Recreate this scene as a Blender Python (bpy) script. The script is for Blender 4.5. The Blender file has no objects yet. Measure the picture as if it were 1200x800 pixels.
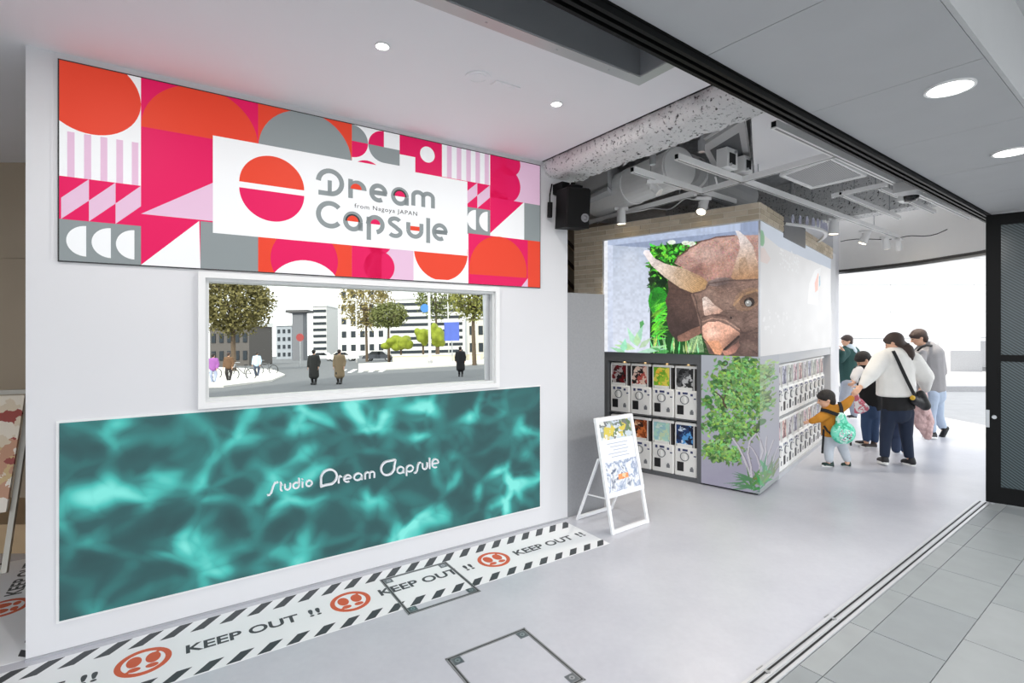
import bpy, bmesh, math, random
import numpy as np
from mathutils import Vector, Matrix

random.seed(7)
rng = np.random.default_rng(7)
SC = bpy.context.scene
COL = SC.collection

# ------------------------------------------------------------------ camera
H = 1.6                      # eye height
F, CX, CY = 600.0, 600.0, 386.0
cam_d = bpy.data.cameras.new('camera')
cam_d.sensor_width = 36.0
cam_d.lens = 18.0
cam_d.shift_y = -14.0 / 1200.0
cam_d.clip_start = 0.05
cam_d.clip_end = 500
cam = bpy.data.objects.new('camera', cam_d)
cam.location = (0, 0, H)
cam.rotation_euler = (math.pi / 2, 0, 0)
COL.objects.link(cam)
SC.camera = cam

# ------------------------------------------------------------------ world, sun, exposure
w = bpy.data.worlds.new('sky')
SC.world = w
w.use_nodes = True
bg = w.node_tree.nodes['Background']
bg.inputs['Color'].default_value = (0.93, 0.965, 1.0, 1)
bg.inputs['Strength'].default_value = 2.7
sun_d = bpy.data.lights.new('sun', 'SUN')
sun_d.energy = 5.0
sun_d.angle = math.radians(1.5)
sun_d.color = (1.0, 0.95, 0.87)
sun = bpy.data.objects.new('sun', sun_d)
sdir = Vector((-0.85, 0.22, 0.66))            # towards the sun
sun.rotation_euler = sdir.to_track_quat('Z', 'Y').to_euler()
COL.objects.link(sun)
vs = SC.view_settings
vs.view_transform = 'Standard'
vs.look = 'None'
vs.exposure = 0.0
vs.gamma = 1.0
vs.use_curve_mapping = False
SC.cycles.diffuse_bounces = 8

# ------------------------------------------------------------------ frames (real plan of the place)
def G(u, v, z=0.0):
    Y = F * (H - z) / (v - CY)
    return np.array(((u - CX) / F * Y, Y))

def P(u, v, Y):
    return Vector(((u - CX) / F * Y, Y, H - (v - CY) * Y / F))

class Frame:
    def __init__(s, o, d):
        s.o = np.array(o, float)
        s.d = np.array(d, float) / np.hypot(*d)
        s.n = np.array((-s.d[1], s.d[0]))          # local +y
        s.rz = math.atan2(s.d[1], s.d[0])
    def loc(s, p):                                 # world xy -> local
        q = np.array(p[:2]) - s.o
        return q @ s.d, q @ s.n
    def world(s, x, y, z=0.0):
        q = s.o + x * s.d + y * s.n
        return Vector((q[0], q[1], z))
    def hit(s, u, v):                              # local (x, z) on the plane y=0
        k = (u - CX) / F
        t = (k * s.o[1] - s.o[0]) / (s.d[0] - k * s.d[1])
        Y = s.o[1] + t * s.d[1]
        return t, H - (v - CY) * Y / F
    def hity(s, u, v):                             # local (y, z) on the plane x=0
        k = (u - CX) / F
        t = (k * s.o[1] - s.o[0]) / (s.n[0] - k * s.n[1])
        Y = s.o[1] + t * s.n[1]
        return t, H - (v - CY) * Y / F
    def flat(s, u, v, z):
        return s.loc(G(u, v, z))

WA = (-2.3445, 2.4679); WB = (0.4706, 4.3439)
WF = Frame(WA, (WB[0] - WA[0], WB[1] - WA[1]))           # white wall: front y=0, room side is -y
KF = Frame((2.3775, 4.9105), (0.659, 0.7523))            # kiosk: corner; right face y=0, left face x=0
TF = Frame((1.1787, 2.3188), (0.801, 0.599))             # sliding track; street side is -y
OF = Frame((0, 0), (1, 0))

# ------------------------------------------------------------------ materials
def lin(c):
    out = []
    for x in c[:3]:
        x = x / 255.0
        out.append(x / 12.92 if x <= 0.04045 else ((x + 0.055) / 1.055) ** 2.4)
    return (out[0], out[1], out[2], 1.0)

MATS = {}
def mat(name, rgb, rough=0.6, metal=0.0, var=0.06, scale=8.0, bump=0.0, bscale=40.0, spec=0.5, emit=0.0, coat=0.0):
    """procedural principled: noise-varied colour, optional bump"""
    if name in MATS:
        return MATS[name]
    m = bpy.data.materials.new(name)
    m.use_nodes = True
    nt = m.node_tree
    b = nt.nodes['Principled BSDF']
    tc = nt.nodes.new('ShaderNodeTexCoord')
    nz = nt.nodes.new('ShaderNodeTexNoise')
    nz.inputs['Scale'].default_value = scale
    nz.inputs['Detail'].default_value = 5
    nt.links.new(tc.outputs['Object'], nz.inputs['Vector'])
    mx = nt.nodes.new('ShaderNodeMix'); mx.data_type = 'RGBA'
    c = lin(rgb)
    mx.inputs[6].default_value = tuple(max(0, x * (1 - var)) for x in c[:3]) + (1,)
    mx.inputs[7].default_value = tuple(min(1, x * (1 + var)) for x in c[:3]) + (1,)
    nt.links.new(nz.outputs['Fac'], mx.inputs[0])
    nt.links.new(mx.outputs[2], b.inputs['Base Color'])
    b.inputs['Roughness'].default_value = rough
    b.inputs['Metallic'].default_value = metal
    b.inputs['Specular IOR Level'].default_value = spec
    b.inputs['Coat Weight'].default_value = coat
    if emit:
        nt.links.new(mx.outputs[2], b.inputs['Emission Color'])
        b.inputs['Emission Strength'].default_value = emit
    if bump:
        n2 = nt.nodes.new('ShaderNodeTexNoise')
        n2.inputs['Scale'].default_value = bscale
        n2.inputs['Detail'].default_value = 6
        nt.links.new(tc.outputs['Object'], n2.inputs['Vector'])
        bp = nt.nodes.new('ShaderNodeBump')
        bp.inputs['Strength'].default_value = bump
        bp.inputs['Distance'].default_value = 0.02
        nt.links.new(n2.outputs['Fac'], bp.inputs['Height'])
        nt.links.new(bp.outputs['Normal'], b.inputs['Normal'])
    MATS[name] = m
    return m

def emis(name, rgb, k=1.0, base=0.02):
    """self-lit LED colour"""
    if name in MATS:
        return MATS[name]
    m = bpy.data.materials.new(name); m.use_nodes = True
    b = m.node_tree.nodes['Principled BSDF']
    c = lin(rgb)
    b.inputs['Base Color'].default_value = (c[0] * base, c[1] * base, c[2] * base, 1)
    b.inputs['Roughness'].default_value = 0.55
    b.inputs['Specular IOR Level'].default_value = 0.25
    b.inputs['Emission Color'].default_value = c
    b.inputs['Emission Strength'].default_value = k
    MATS[name] = m
    return m

def painted(name, k_emit, rough=0.45):
    """flat picture carried by a colour attribute: self-glowing (k_emit>0) or a plain print"""
    m = bpy.data.materials.new(name); m.use_nodes = True
    nt = m.node_tree; b = nt.nodes['Principled BSDF']
    a = nt.nodes.new('ShaderNodeAttribute'); a.attribute_name = 'picture'
    b.inputs['Roughness'].default_value = rough
    if k_emit:
        b.inputs['Base Color'].default_value = (0.02, 0.02, 0.02, 1)
        b.inputs['Specular IOR Level'].default_value = 0.25
        nt.links.new(a.outputs['Color'], b.inputs['Emission Color'])
        b.inputs['Emission Strength'].default_value = k_emit
    else:
        nt.links.new(a.outputs['Color'], b.inputs['Base Color'])
    return m

def pattern(name, cols, scale=12, rough=0.4, emit=0.0, kind='VORONOI', dist=0.6):
    """printed card: several flat colours in irregular cells"""
    if name in MATS:
        return MATS[name]
    m = bpy.data.materials.new(name); m.use_nodes = True
    nt = m.node_tree; b = nt.nodes['Principled BSDF']
    tc = nt.nodes.new('ShaderNodeTexCoord')
    nz = nt.nodes.new('ShaderNodeTexNoise'); nz.inputs['Scale'].default_value = scale * 0.7; nz.inputs['Detail'].default_value = 4
    add = nt.nodes.new('ShaderNodeMix'); add.data_type = 'VECTOR'; add.inputs[0].default_value = dist * 0.25
    nt.links.new(tc.outputs['Object'], nz.inputs['Vector'])
    nt.links.new(tc.outputs['Object'], add.inputs[4]); nt.links.new(nz.outputs['Color'], add.inputs[5])
    rp = nt.nodes.new('ShaderNodeValToRGB')
    if kind == 'VORONOI':
        vo = nt.nodes.new('ShaderNodeTexVoronoi'); vo.inputs['Scale'].default_value = scale
        nt.links.new(add.outputs[1], vo.inputs['Vector'])
        sp = nt.nodes.new('ShaderNodeSeparateColor'); nt.links.new(vo.outputs['Color'], sp.inputs[0])
        nt.links.new(sp.outputs[0], rp.inputs[0])
        rp.color_ramp.interpolation = 'CONSTANT'
    else:
        n3 = nt.nodes.new('ShaderNodeTexNoise'); n3.inputs['Scale'].default_value = scale; n3.inputs['Detail'].default_value = 3
        nt.links.new(add.outputs[1], n3.inputs['Vector'])
        mr = nt.nodes.new('ShaderNodeMapRange'); mr.inputs[1].default_value = 0.3; mr.inputs[2].default_value = 0.7
        nt.links.new(n3.outputs['Fac'], mr.inputs[0]); nt.links.new(mr.outputs[0], rp.inputs[0])
    el = rp.color_ramp.elements
    while len(el) < len(cols):
        el.new(0.5)
    for i, c in enumerate(cols):
        el[i].position = i / len(cols) if kind == 'VORONOI' else i / max(1, len(cols) - 1)
        el[i].color = lin(c)
    nt.links.new(rp.outputs[0], b.inputs['Base Color'])
    b.inputs['Roughness'].default_value = rough
    if emit:
        nt.links.new(rp.outputs[0], b.inputs['Emission Color']); b.inputs['Emission Strength'].default_value = emit
    MATS[name] = m
    return m

# ------------------------------------------------------------------ mesh building
class MB:
    def __init__(s):
        s.v = []; s.f = []; s.m = []; s.cur = 0
    def add(s, vs_, fs_):
        o = len(s.v)
        s.v.extend([tuple(x) for x in vs_])
        for f in fs_:
            s.f.append(tuple(i + o for i in f)); s.m.append(s.cur)
        return s
    def box(s, x0, x1, y0, y1, z0, z1, M=None):
        c = [(x0, y0, z0), (x1, y0, z0), (x1, y1, z0), (x0, y1, z0), (x0, y0, z1), (x1, y0, z1), (x1, y1, z1), (x0, y1, z1)]
        if M is not None:
            c = [M @ Vector(p) for p in c]
        return s.add(c, [(0, 3, 2, 1), (4, 5, 6, 7), (0, 1, 5, 4), (1, 2, 6, 5), (2, 3, 7, 6), (3, 0, 4, 7)])
    def cham(s, x0, x1, y0, y1, z0, z1, c=0.01):
        """box with chamfered vertical (z) edges and a chamfered top"""
        def ring(i, z):
            return [(x0 + c + i, y0 + i, z), (x1 - c - i, y0 + i, z), (x1 - i, y0 + c + i, z), (x1 - i, y1 - c - i, z),
                    (x1 - c - i, y1 - i, z), (x0 + c + i, y1 - i, z), (x0 + i, y1 - c - i, z), (x0 + i, y0 + c + i, z)]
        rs = ring(0, z0) + ring(0, z1 - c) + ring(c * .8, z1)
        fs = [tuple(range(7, -1, -1)), tuple(range(16, 24))]
        for k in (0, 8):
            for i in range(8):
                j = (i + 1) % 8
                fs.append((k + i, k + j, k + 8 + j, k + 8 + i))
        return s.add(rs, fs)
    def prism(s, pts, off):
        """closed 3d polygon extruded by vector off"""
        n = len(pts); off = Vector(off)
        a = [Vector(p) for p in pts]; b = [p + off for p in a]
        fs = [tuple(range(n)), tuple(range(2 * n - 1, n - 1, -1))]
        for i in range(n):
            j = (i + 1) % n
            fs.append((i, i + n, j + n, j))
        return s.add(a + b, fs)
    def quad(s, *p):
        return s.add(p, [tuple(range(len(p)))])
    def tube(s, pts, r, n=8, cap=True, ry=None):
        pts = [Vector(p) for p in pts]
        rs = r if isinstance(r, (list, tuple)) else [r] * len(pts)
        rings = []
        up = Vector((0, 0, 1)); prev = None
        for i, p in enumerate(pts):
            t = (pts[min(i + 1, len(pts) - 1)] - pts[max(i - 1, 0)])
            if t.length < 1e-9: t = Vector((0, 0, 1))
            t.normalize()
            if prev is None:
                a = t.cross(up)
                if a.length < 1e-3: a = t.cross(Vector((1, 0, 0)))
            else:
                a = prev - t * prev.dot(t)
            a.normalize(); prev = a
            b = t.cross(a)
            rings.append([p + (a * math.cos(2 * math.pi * k / n) + b * math.sin(2 * math.pi * k / n)) * rs[i] for k in range(n)])
        vs_ = [q for rg in rings for q in rg]
        fs = []
        for i in range(len(pts) - 1):
            for k in range(n):
                k2 = (k + 1) % n
                fs.append((i * n + k, i * n + k2, (i + 1) * n + k2, (i + 1) * n + k))
        if cap:
            fs.append(tuple(range(n - 1, -1, -1)))
            fs.append(tuple((len(pts) - 1) * n + k for k in range(n)))
        return s.add(vs_, fs)
    def cyl(s, p0, p1, r, n=16, r1=None):
        return s.tube([p0, p1], [r, r if r1 is None else r1], n)
    def ring(s, c, ax, r0, r1, h, n=24):
        """flat washer around axis ax"""
        c = Vector(c); ax = Vector(ax).normalized()
        a = ax.orthogonal().normalized(); b = ax.cross(a)
        vs_ = []
        for k in range(n):
            d = a * math.cos(2 * math.pi * k / n) + b * math.sin(2 * math.pi * k / n)
            vs_ += [c + d * r0, c + d * r1, c + d * r1 + ax * h, c + d * r0 + ax * h]
        fs = []
        for k in range(n):
            q = ((k + 1) % n) * 4; p = k * 4
            for e in range(4):
                e2 = (e + 1) % 4
                fs.append((p + e, q + e, q + e2, p + e2))
        return s.add(vs_, fs)
    def ell(s, c, r, nu=14, nv=9, M=None):
        c = Vector(c); vs_ = []; fs = []
        for j in range(nv + 1):
            th = math.pi * j / nv
            for i in range(nu):
                ph = 2 * math.pi * i / nu
                p = Vector((r[0] * math.sin(th) * math.cos(ph), r[1] * math.sin(th) * math.sin(ph), r[2] * math.cos(th)))
                if M is not None: p = M @ p
                vs_.append(c + p)
        for j in range(nv):
            for i in range(nu):
                i2 = (i + 1) % nu
                fs.append((j * nu + i, (j + 1) * nu + i, (j + 1) * nu + i2, j * nu + i2))
        return s.add(vs_, fs)
    def cap(s, p0, p1, a0, a1, lat=None, n=12, e0=1.0, e1=1.0):
        """tapered elliptical capsule; a = (half width along lat, half depth)"""
        p0 = Vector(p0); p1 = Vector(p1)
        if not isinstance(a0, (tuple, list)): a0 = (a0, a0)
        if not isinstance(a1, (tuple, list)): a1 = (a1, a1)
        t = p1 - p0; L = t.length; t.normalize()
        lat = Vector(lat) if lat is not None else t.orthogonal()
        a = lat - t * lat.dot(t)
        if a.length < 1e-4: a = t.orthogonal()
        a.normalize(); b = t.cross(a)
        rows = []
        for k in range(5):
            th = math.pi / 2 * k / 4
            rows.append((p0 - t * min(a0) * math.cos(th) * e0, a0[0] * math.sin(th), a0[1] * math.sin(th)))
        for k in range(5):
            th = math.pi / 2 * (1 - k / 4)
            rows.append((p1 + t * min(a1) * math.cos(th) * e1, a1[0] * math.sin(th), a1[1] * math.sin(th)))
        vs_ = []; fs = []
        for (c, ra, rb) in rows:
            for k in range(n):
                q = 2 * math.pi * k / n
                vs_.append(c + a * ra * math.cos(q) + b * rb * math.sin(q))
        for j in range(len(rows) - 1):
            for k in range(n):
                k2 = (k + 1) % n
                fs.append((j * n + k, j * n + k2, (j + 1) * n + k2, (j + 1) * n + k))
        return s.add(vs_, fs)
    def mesh(s, name, mats, smooth=False, weld=False):
        me = bpy.data.meshes.new(name)
        me.from_pydata(s.v, [], s.f)
        if not isinstance(mats, (list, tuple)): mats = [mats]
        for m in mats: me.materials.append(m)
        if len(mats) > 1:
            me.polygons.foreach_set('material_index', s.m)
        if weld:
            bm = bmesh.new(); bm.from_mesh(me)
            bmesh.ops.remove_doubles(bm, verts=bm.verts, dist=1e-5)
            bmesh.ops.recalc_face_normals(bm, faces=bm.faces)
            bm.to_mesh(me); bm.free()
        if smooth:
            me.polygons.foreach_set('use_smooth', [True] * len(me.polygons))
        me.update()
        return me

def put(o, fr=None, loc=None):
    if fr is not None:
        o.location = (fr.o[0], fr.o[1], 0); o.rotation_euler = (0, 0, fr.rz)
    if loc is not None:
        o.location = loc
    return o

def obj(name, mb, mats, parent=None, fr=None, loc=None, smooth=False, weld=False, label=None):
    me = mb if isinstance(mb, bpy.types.Mesh) else mb.mesh(name, mats, smooth, weld)
    o = bpy.data.objects.new(name, me)
    COL.objects.link(o)
    if parent is not None:
        o.parent = parent
        if loc is not None: o.location = loc
    else:
        put(o, fr, loc)
    if label: o['label'] = label
    return o

def tag(o, label, cat, group=None, kind=None):
    o['label'] = label; o['category'] = cat
    if group: o['group'] = group
    if kind: o['kind'] = kind
    return o

def thing(name, label, cat, fr=None, loc=None, rz=None, group=None):
    o = bpy.data.objects.new(name, None)
    COL.objects.link(o)
    o.empty_display_size = 0.1
    put(o, fr, loc)
    if rz is not None: o.rotation_euler = (0, 0, rz)
    return tag(o, label, cat, group)

def struct(name, mb, mats, fr=None, label=None, loc=None, smooth=False):
    o = obj(name, mb, mats, None, fr, loc, smooth)
    o['kind'] = 'structure'
    if label: o['label'] = label
    return o

def evaluated(o):
    dg = bpy.context.evaluated_depsgraph_get()
    me = bpy.data.meshes.new_from_object(o.evaluated_get(dg))
    return me

def blob(name, mb, m, parent, voxel=0.012, it=4, loc=None, disp=None):
    """union of primitives grown into one continuous smooth surface"""
    me = mb.mesh(name + '_raw', m)
    t = bpy.data.objects.new('tmp', me); COL.objects.link(t)
    r = t.modifiers.new('r', 'REMESH'); r.mode = 'VOXEL'; r.voxel_size = voxel; r.use_smooth_shade = True
    s = t.modifiers.new('s', 'SMOOTH'); s.factor = 0.5; s.iterations = it
    bpy.context.view_layer.update()
    me2 = evaluated(t)
    bpy.data.objects.remove(t); bpy.data.meshes.remove(me)
    me2.name = name
    me2.materials.clear(); me2.materials.append(m)
    me2.polygons.foreach_set('use_smooth', [True] * len(me2.polygons))
    o = bpy.data.objects.new(name, me2); COL.objects.link(o)
    o.parent = parent
    return o

def text_geo(body, size=1.0, bold=0.0, spacing=1.0):
    """flat text as (verts2d, faces)"""
    cu = bpy.data.curves.new('t', 'FONT'); cu.body = body; cu.size = size; cu.offset = bold; cu.space_character = spacing
    cu.resolution_u = 4
    t = bpy.data.objects.new('tmp', cu); COL.objects.link(t)
    bpy.context.view_layer.update()
    me = evaluated(t)
    vs_ = [(v.co.x, v.co.y) for v in me.vertices]; fs = [tuple(p.vertices) for p in me.polygons]
    bpy.data.objects.remove(t); bpy.data.meshes.remove(me); bpy.data.curves.remove(cu)
    return vs_, fs

def fit_text(body, x0, x1, y0, y1, bold=0.0, spacing=1.0):
    vs_, fs = text_geo(body, 1.0, bold, spacing)
    a = np.array(vs_); mn = a.min(0); mx = a.max(0)
    a = (a - mn) / (mx - mn) * np.array((x1 - x0, y1 - y0)) + np.array((x0, y0))
    return [tuple(q) for q in a], fs

# ---- stroke lettering -------------------------------------------------------
def arc(cx, cy, r, a0, a1, n=18, ry=None):
    ry = r if ry is None else ry
    return [(cx + r * math.cos(math.radians(a0 + (a1 - a0) * k / n)), cy + ry * math.sin(math.radians(a0 + (a1 - a0) * k / n))) for k in range(n + 1)]

def ribbon(pts, wd):
    """quads of a stroked polyline"""
    n = len(pts); L = []; R = []
    for i in range(n):
        a = np.array(pts[max(i - 1, 0)]); b = np.array(pts[min(i + 1, n - 1)])
        t = b - a; t = t / (np.hypot(*t) + 1e-12); nn = np.array((-t[1], t[0]))
        p = np.array(pts[i]); L.append(p + nn * wd / 2); R.append(p - nn * wd / 2)
    return [[tuple(L[i]), tuple(R[i]), tuple(R[i + 1]), tuple(L[i + 1])] for i in range(n - 1)]

# glyph strokes in a unit x-height box (bowl centreline radius .5)
GL = {
    'o': [arc(.5, .5, .5, 0, 360, 28)],
    'a': [arc(.5, .5, .5, 0, 360, 28), [(1, .5), (1, -.06)]],
    'e': [arc(.5, .5, .5, 0, 300, 24), [(.12, .5), (1.0, .5)]],
    'r': [[(0, -.06), (0, .55)], arc(.5, .5, .5, 180, 40, 12)],
    'm': [[(0, -.06), (0, .7)], arc(.31, .68, .31, 180, 0, 12), [(.62, .7), (.62, -.06)], arc(.93, .68, .31, 180, 0, 12), [(1.24, .7), (1.24, -.06)]],
    'p': [arc(.5, .5, .5, 0, 360, 28), [(0, .5), (0, -.6)]],
    'u': [[(0, 1.05), (0, .5)], arc(.5, .5, .5, 180, 360, 16), [(1, .5), (1, 1.05)]],
    'd': [arc(.5, .5, .5, 0, 360, 28), [(1, .5), (1, 1.7)]],
    'l': [[(0, 1.6), (0, -.06)]],
    'i': [[(0, 1.0), (0, -.06)], [(0, 1.32), (0, 1.5)]],
    't': [[(.2, 1.5), (.2, .3)], arc(.5, .3, .3, 180, 290, 8), [(0, 1.0), (.6, 1.0)]],
    's': [arc(.5, .75, .27, 20, 210, 14, .25) + arc(.5, .25, .3, 60, -160, 14, .25)],
}

def smooth_noise(shape, cells, seed):
    r = np.random.default_rng(seed)
    h, w_ = shape
    g = r.random((cells[0] + 2, cells[1] + 2))
    y = np.linspace(0, cells[0], h); x = np.linspace(0, cells[1], w_)
    yi = y.astype(int); xi = x.astype(int); fy = (y - yi)[:, None]; fx = (x - xi)[None, :]
    fy = fy * fy * (3 - 2 * fy); fx = fx * fx * (3 - 2 * fx)
    a = g[yi][:, xi]; b = g[yi][:, xi + 1]; c = g[yi + 1][:, xi]; d = g[yi + 1][:, xi + 1]
    return (a * (1 - fx) + b * fx) * (1 - fy) + (c * (1 - fx) + d * fx) * fy

class Canvas:
    """small numpy painter for flat pictures (print / screen content)"""
    def __init__(s, w_, h, rgb, sc=1.0):
        s.w = w_; s.h = h; s.sc = sc
        s.a = np.zeros((h, w_, 3)); s.a[:] = rgb
        s.yy, s.xx = np.mgrid[0:h, 0:w_]
    def mask_poly(s, pts):
        pts = np.array(pts, float) * s.sc
        x0 = max(int(pts[:, 0].min()) - 1, 0); x1 = min(int(pts[:, 0].max()) + 2, s.w)
        y0 = max(int(pts[:, 1].min()) - 1, 0); y1 = min(int(pts[:, 1].max()) + 2, s.h)
        if x1 <= x0 or y1 <= y0: return None
        X = s.xx[y0:y1, x0:x1]; Y = s.yy[y0:y1, x0:x1]
        m = np.zeros(X.shape, bool)
        n = len(pts)
        for i in range(n):
            ax, ay = pts[i]; bx, by = pts[(i + 1) % n]
            if ay == by: continue
            c = ((ay > Y) != (by > Y)) & (X < (bx - ax) * (Y - ay) / (by - ay) + ax)
            m ^= c
        return (slice(y0, y1), slice(x0, x1)), m
    def poly(s, pts, rgb, al=1.0, rgb2=None, d=None):
        r = s.mask_poly(pts)
        if r is None: return
        sl, m = r
        col = np.array(rgb, float)
        if rgb2 is not None:
            p0 = np.array(d[0]) * s.sc; p1 = np.array(d[1]) * s.sc; v = p1 - p0
            t = ((s.xx[sl] - p0[0]) * v[0] + (s.yy[sl] - p0[1]) * v[1]) / (v @ v)
            t = np.clip(t, 0, 1)[..., None]
            col = col * (1 - t) + np.array(rgb2, float) * t
            s.a[sl][m] = (s.a[sl] * (1 - al) + col * al)[m]
        else:
            s.a[sl][m] = s.a[sl][m] * (1 - al) + col * al
    def line(s, pts, wd, rgb, al=1.0):
        for q in ribbon(pts, wd): s.poly(q, rgb, al)
    def oval(s, c, rx, ry, rgb, al=1.0, rot=0.0, n=16):
        cr, sr = math.cos(rot), math.sin(rot)
        s.poly([(c[0] + rx * math.cos(t) * cr - ry * math.sin(t) * sr, c[1] + rx * math.cos(t) * sr + ry * math.sin(t) * cr)
                for t in np.linspace(0, 2 * math.pi, n, endpoint=False)], rgb, al)
    def leaf(s, c, L, wd, ang, rgb, al=1.0):
        d = np.array((math.cos(ang), math.sin(ang))); n = np.array((-d[1], d[0])); c = np.array(c)
        s.poly([c, c + d * L * .35 + n * wd, c + d * L, c + d * L * .35 - n * wd], rgb, al)
    def noise(s, amt, cells, seed, sl=None):
        nz = smooth_noise((s.h, s.w), cells, seed)[..., None]
        s.a *= 1 + amt * (nz - .5) * 2
    def sample(s, px, py):
        xi = np.clip((px * s.sc).astype(int), 0, s.w - 1); yi = np.clip((py * s.sc).astype(int), 0, s.h - 1)
        return s.a[yi, xi]

def srgb_lin(a):
    a = np.clip(a, 0, 255) / 255.0
    return np.where(a <= 0.04045, a / 12.92, ((a + 0.055) / 1.055) ** 2.4)

def picture(name, parent, m, to3, nx, nz, colour, fr=None):
    """dense flat grid; to3(s,t) in [0,1]^2 -> local xyz arrays; colour(s,t)-> rgb 0..255"""
    S, T = np.meshgrid(np.linspace(0, 1, nx + 1), np.linspace(0, 1, nz + 1))
    S = S.ravel(); T = T.ravel()
    X = np.stack(to3(S, T), 1)
    me = bpy.data.meshes.new(name)
    nv = len(X)
    i = np.arange(nx)[None, :] + np.arange(nz)[:, None] * (nx + 1)
    q = np.stack([i, i + 1, i + nx + 2, i + nx + 1], -1).reshape(-1, 4)
    me.vertices.add(nv); me.vertices.foreach_set('co', X.astype(np.float32).ravel())
    me.loops.add(q.size); me.loops.foreach_set('vertex_index', q.astype(np.int32).ravel())
    me.polygons.add(len(q)); me.polygons.foreach_set('loop_start', np.arange(0, q.size, 4, dtype=np.int32))
    me.update(calc_edges=True)
    ca = me.color_attributes.new('picture', 'FLOAT_COLOR', 'POINT')
    c = srgb_lin(colour(S, T)); c = np.concatenate([c, np.ones((nv, 1))], 1)
    ca.data.foreach_set('color', c.astype(np.float32).ravel())
    me.materials.append(m)
    return obj(name, me, None, parent, fr)
# ================================================================== STRUCTURE
M_white = mat('white_wall_paint', (218, 218, 221), 0.55, var=0.015, scale=3)
M_ceil = mat('white_ceiling_paint', (238, 238, 241), 0.7, var=0.015, scale=2)
M_black = mat('black_anodised', (13, 14, 15), 0.5, var=0.1, spec=0.15)
M_blackrail = mat('black_rail', (8, 9, 10), 0.45, var=0.1, spec=0.15)
M_alu = mat('aluminium', (190, 192, 195), 0.32, metal=0.9, var=0.05, scale=20)
M_steel = mat('brushed_steel', (176, 178, 181), 0.4, metal=0.75, var=0.1, scale=30)
M_soffit = mat('grey_soffit_board', (182, 183, 186), 0.75, var=0.05, scale=5)
M_soffit_b = mat('grey_soffit_backing', (95, 97, 102), 0.8)
M_whitemetal = mat('white_powder_coat', (232, 232, 232), 0.35, var=0.02)
M_dark = mat('dark_gap', (30, 31, 33), 0.8)
M_asphalt_shaded = mat('asphalt', (96, 99, 103), 0.85, var=0.2, scale=3, bump=0.2, bscale=120)  # street asphalt darkened in colour so it reads as shaded
M_beige = mat('beige_plaster', (165, 150, 130), 0.7, var=0.06, scale=3)
M_wood = mat('pale_oak', (176, 150, 116), 0.5, var=0.15, scale=6)
M_darkreflection = mat('dark_reflection_tone', (74, 55, 42), 0.5, var=0.2, scale=8)

def concrete_floor():
    m = bpy.data.materials.new('polished_concrete'); m.use_nodes = True
    nt = m.node_tree; b = nt.nodes['Principled BSDF']
    tc = nt.nodes.new('ShaderNodeTexCoord')
    n1 = nt.nodes.new('ShaderNodeTexNoise'); n1.inputs['Scale'].default_value = 1.3; n1.inputs['Detail'].default_value = 8; n1.inputs['Roughness'].default_value = .62
    n2 = nt.nodes.new('ShaderNodeTexNoise'); n2.inputs['Scale'].default_value = 30; n2.inputs['Detail'].default_value = 4
    nt.links.new(tc.outputs['Object'], n1.inputs['Vector']); nt.links.new(tc.outputs['Object'], n2.inputs['Vector'])
    ad = nt.nodes.new('ShaderNodeMath'); ad.operation = 'MULTIPLY_ADD'; ad.inputs[1].default_value = .25
    nt.links.new(n2.outputs['Fac'], ad.inputs[0]); nt.links.new(n1.outputs['Fac'], ad.inputs[2])
    rp = nt.nodes.new('ShaderNodeValToRGB')
    rp.color_ramp.elements[0].position = .35; rp.color_ramp.elements[0].color = lin((180, 181, 190))
    rp.color_ramp.elements[1].position = .85; rp.color_ramp.elements[1].color = lin((200, 201, 208))
    nt.links.new(ad.outputs[0], rp.inputs[0]); nt.links.new(rp.outputs[0], b.inputs['Base Color'])
    b.inputs['Roughness'].default_value = .3
    b.inputs['Specular IOR Level'].default_value = .45
    MATS['polished_concrete'] = m
    return m
M_floor = concrete_floor()

# ---- ground, floor
gm = MB().box(-90, 160, -170, 160, -0.3, -0.03)
struct('ground', gm, M_asphalt_shaded, label='grey asphalt road outside the exit')
fl = [TF.world(-9, 0.0), TF.world(5.2, 0.0), Vector((5.9, 5.5, 0)), Vector((6.25, 6.3, 0)), Vector((6.36, 6.9, 0)), Vector((6.52, 7.4, 0)),
      Vector((6.66, 7.85, 0)), Vector((6.6, 9.0, 0)), Vector((6.1, 10.6, 0)), Vector((-1, 12, 0)), Vector((-9, 8, 0))]
struct('floor', MB().prism([p + Vector((0, 0, -.2)) for p in fl], (0, 0, .2)), M_floor, label='pale grey polished concrete floor of the shop')

# ---- white wall with a window opening
WS0, WS1 = 0.709, 2.683; WZ0, WZ1 = 1.158, 1.924        # window frame outer
LW = 3.383
wm = MB()
wm.box(0, LW, 0, .22, 0, WZ0 + .03); wm.box(0, LW, 0, .22, WZ1 - .03, 2.98)
wm.box(0, WS0 + .03, 0, .22, WZ0 + .03, WZ1 - .03); wm.box(WS1 - .03, LW, 0, .22, WZ0 + .03, WZ1 - .03)
wall_w = struct('wall_left', wm, M_white, WF, 'white studio wall carrying both displays and the window')
obj('trim_strip', MB().box(.092, .1, -.004, 0, 1.94, 2.97), M_white, wall_w)
obj('shadow_gap', MB().box(0, LW, -.012, 0, 0.0, .012), mat('grey_base_seal', (165, 167, 172), .6), wall_w)

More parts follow.
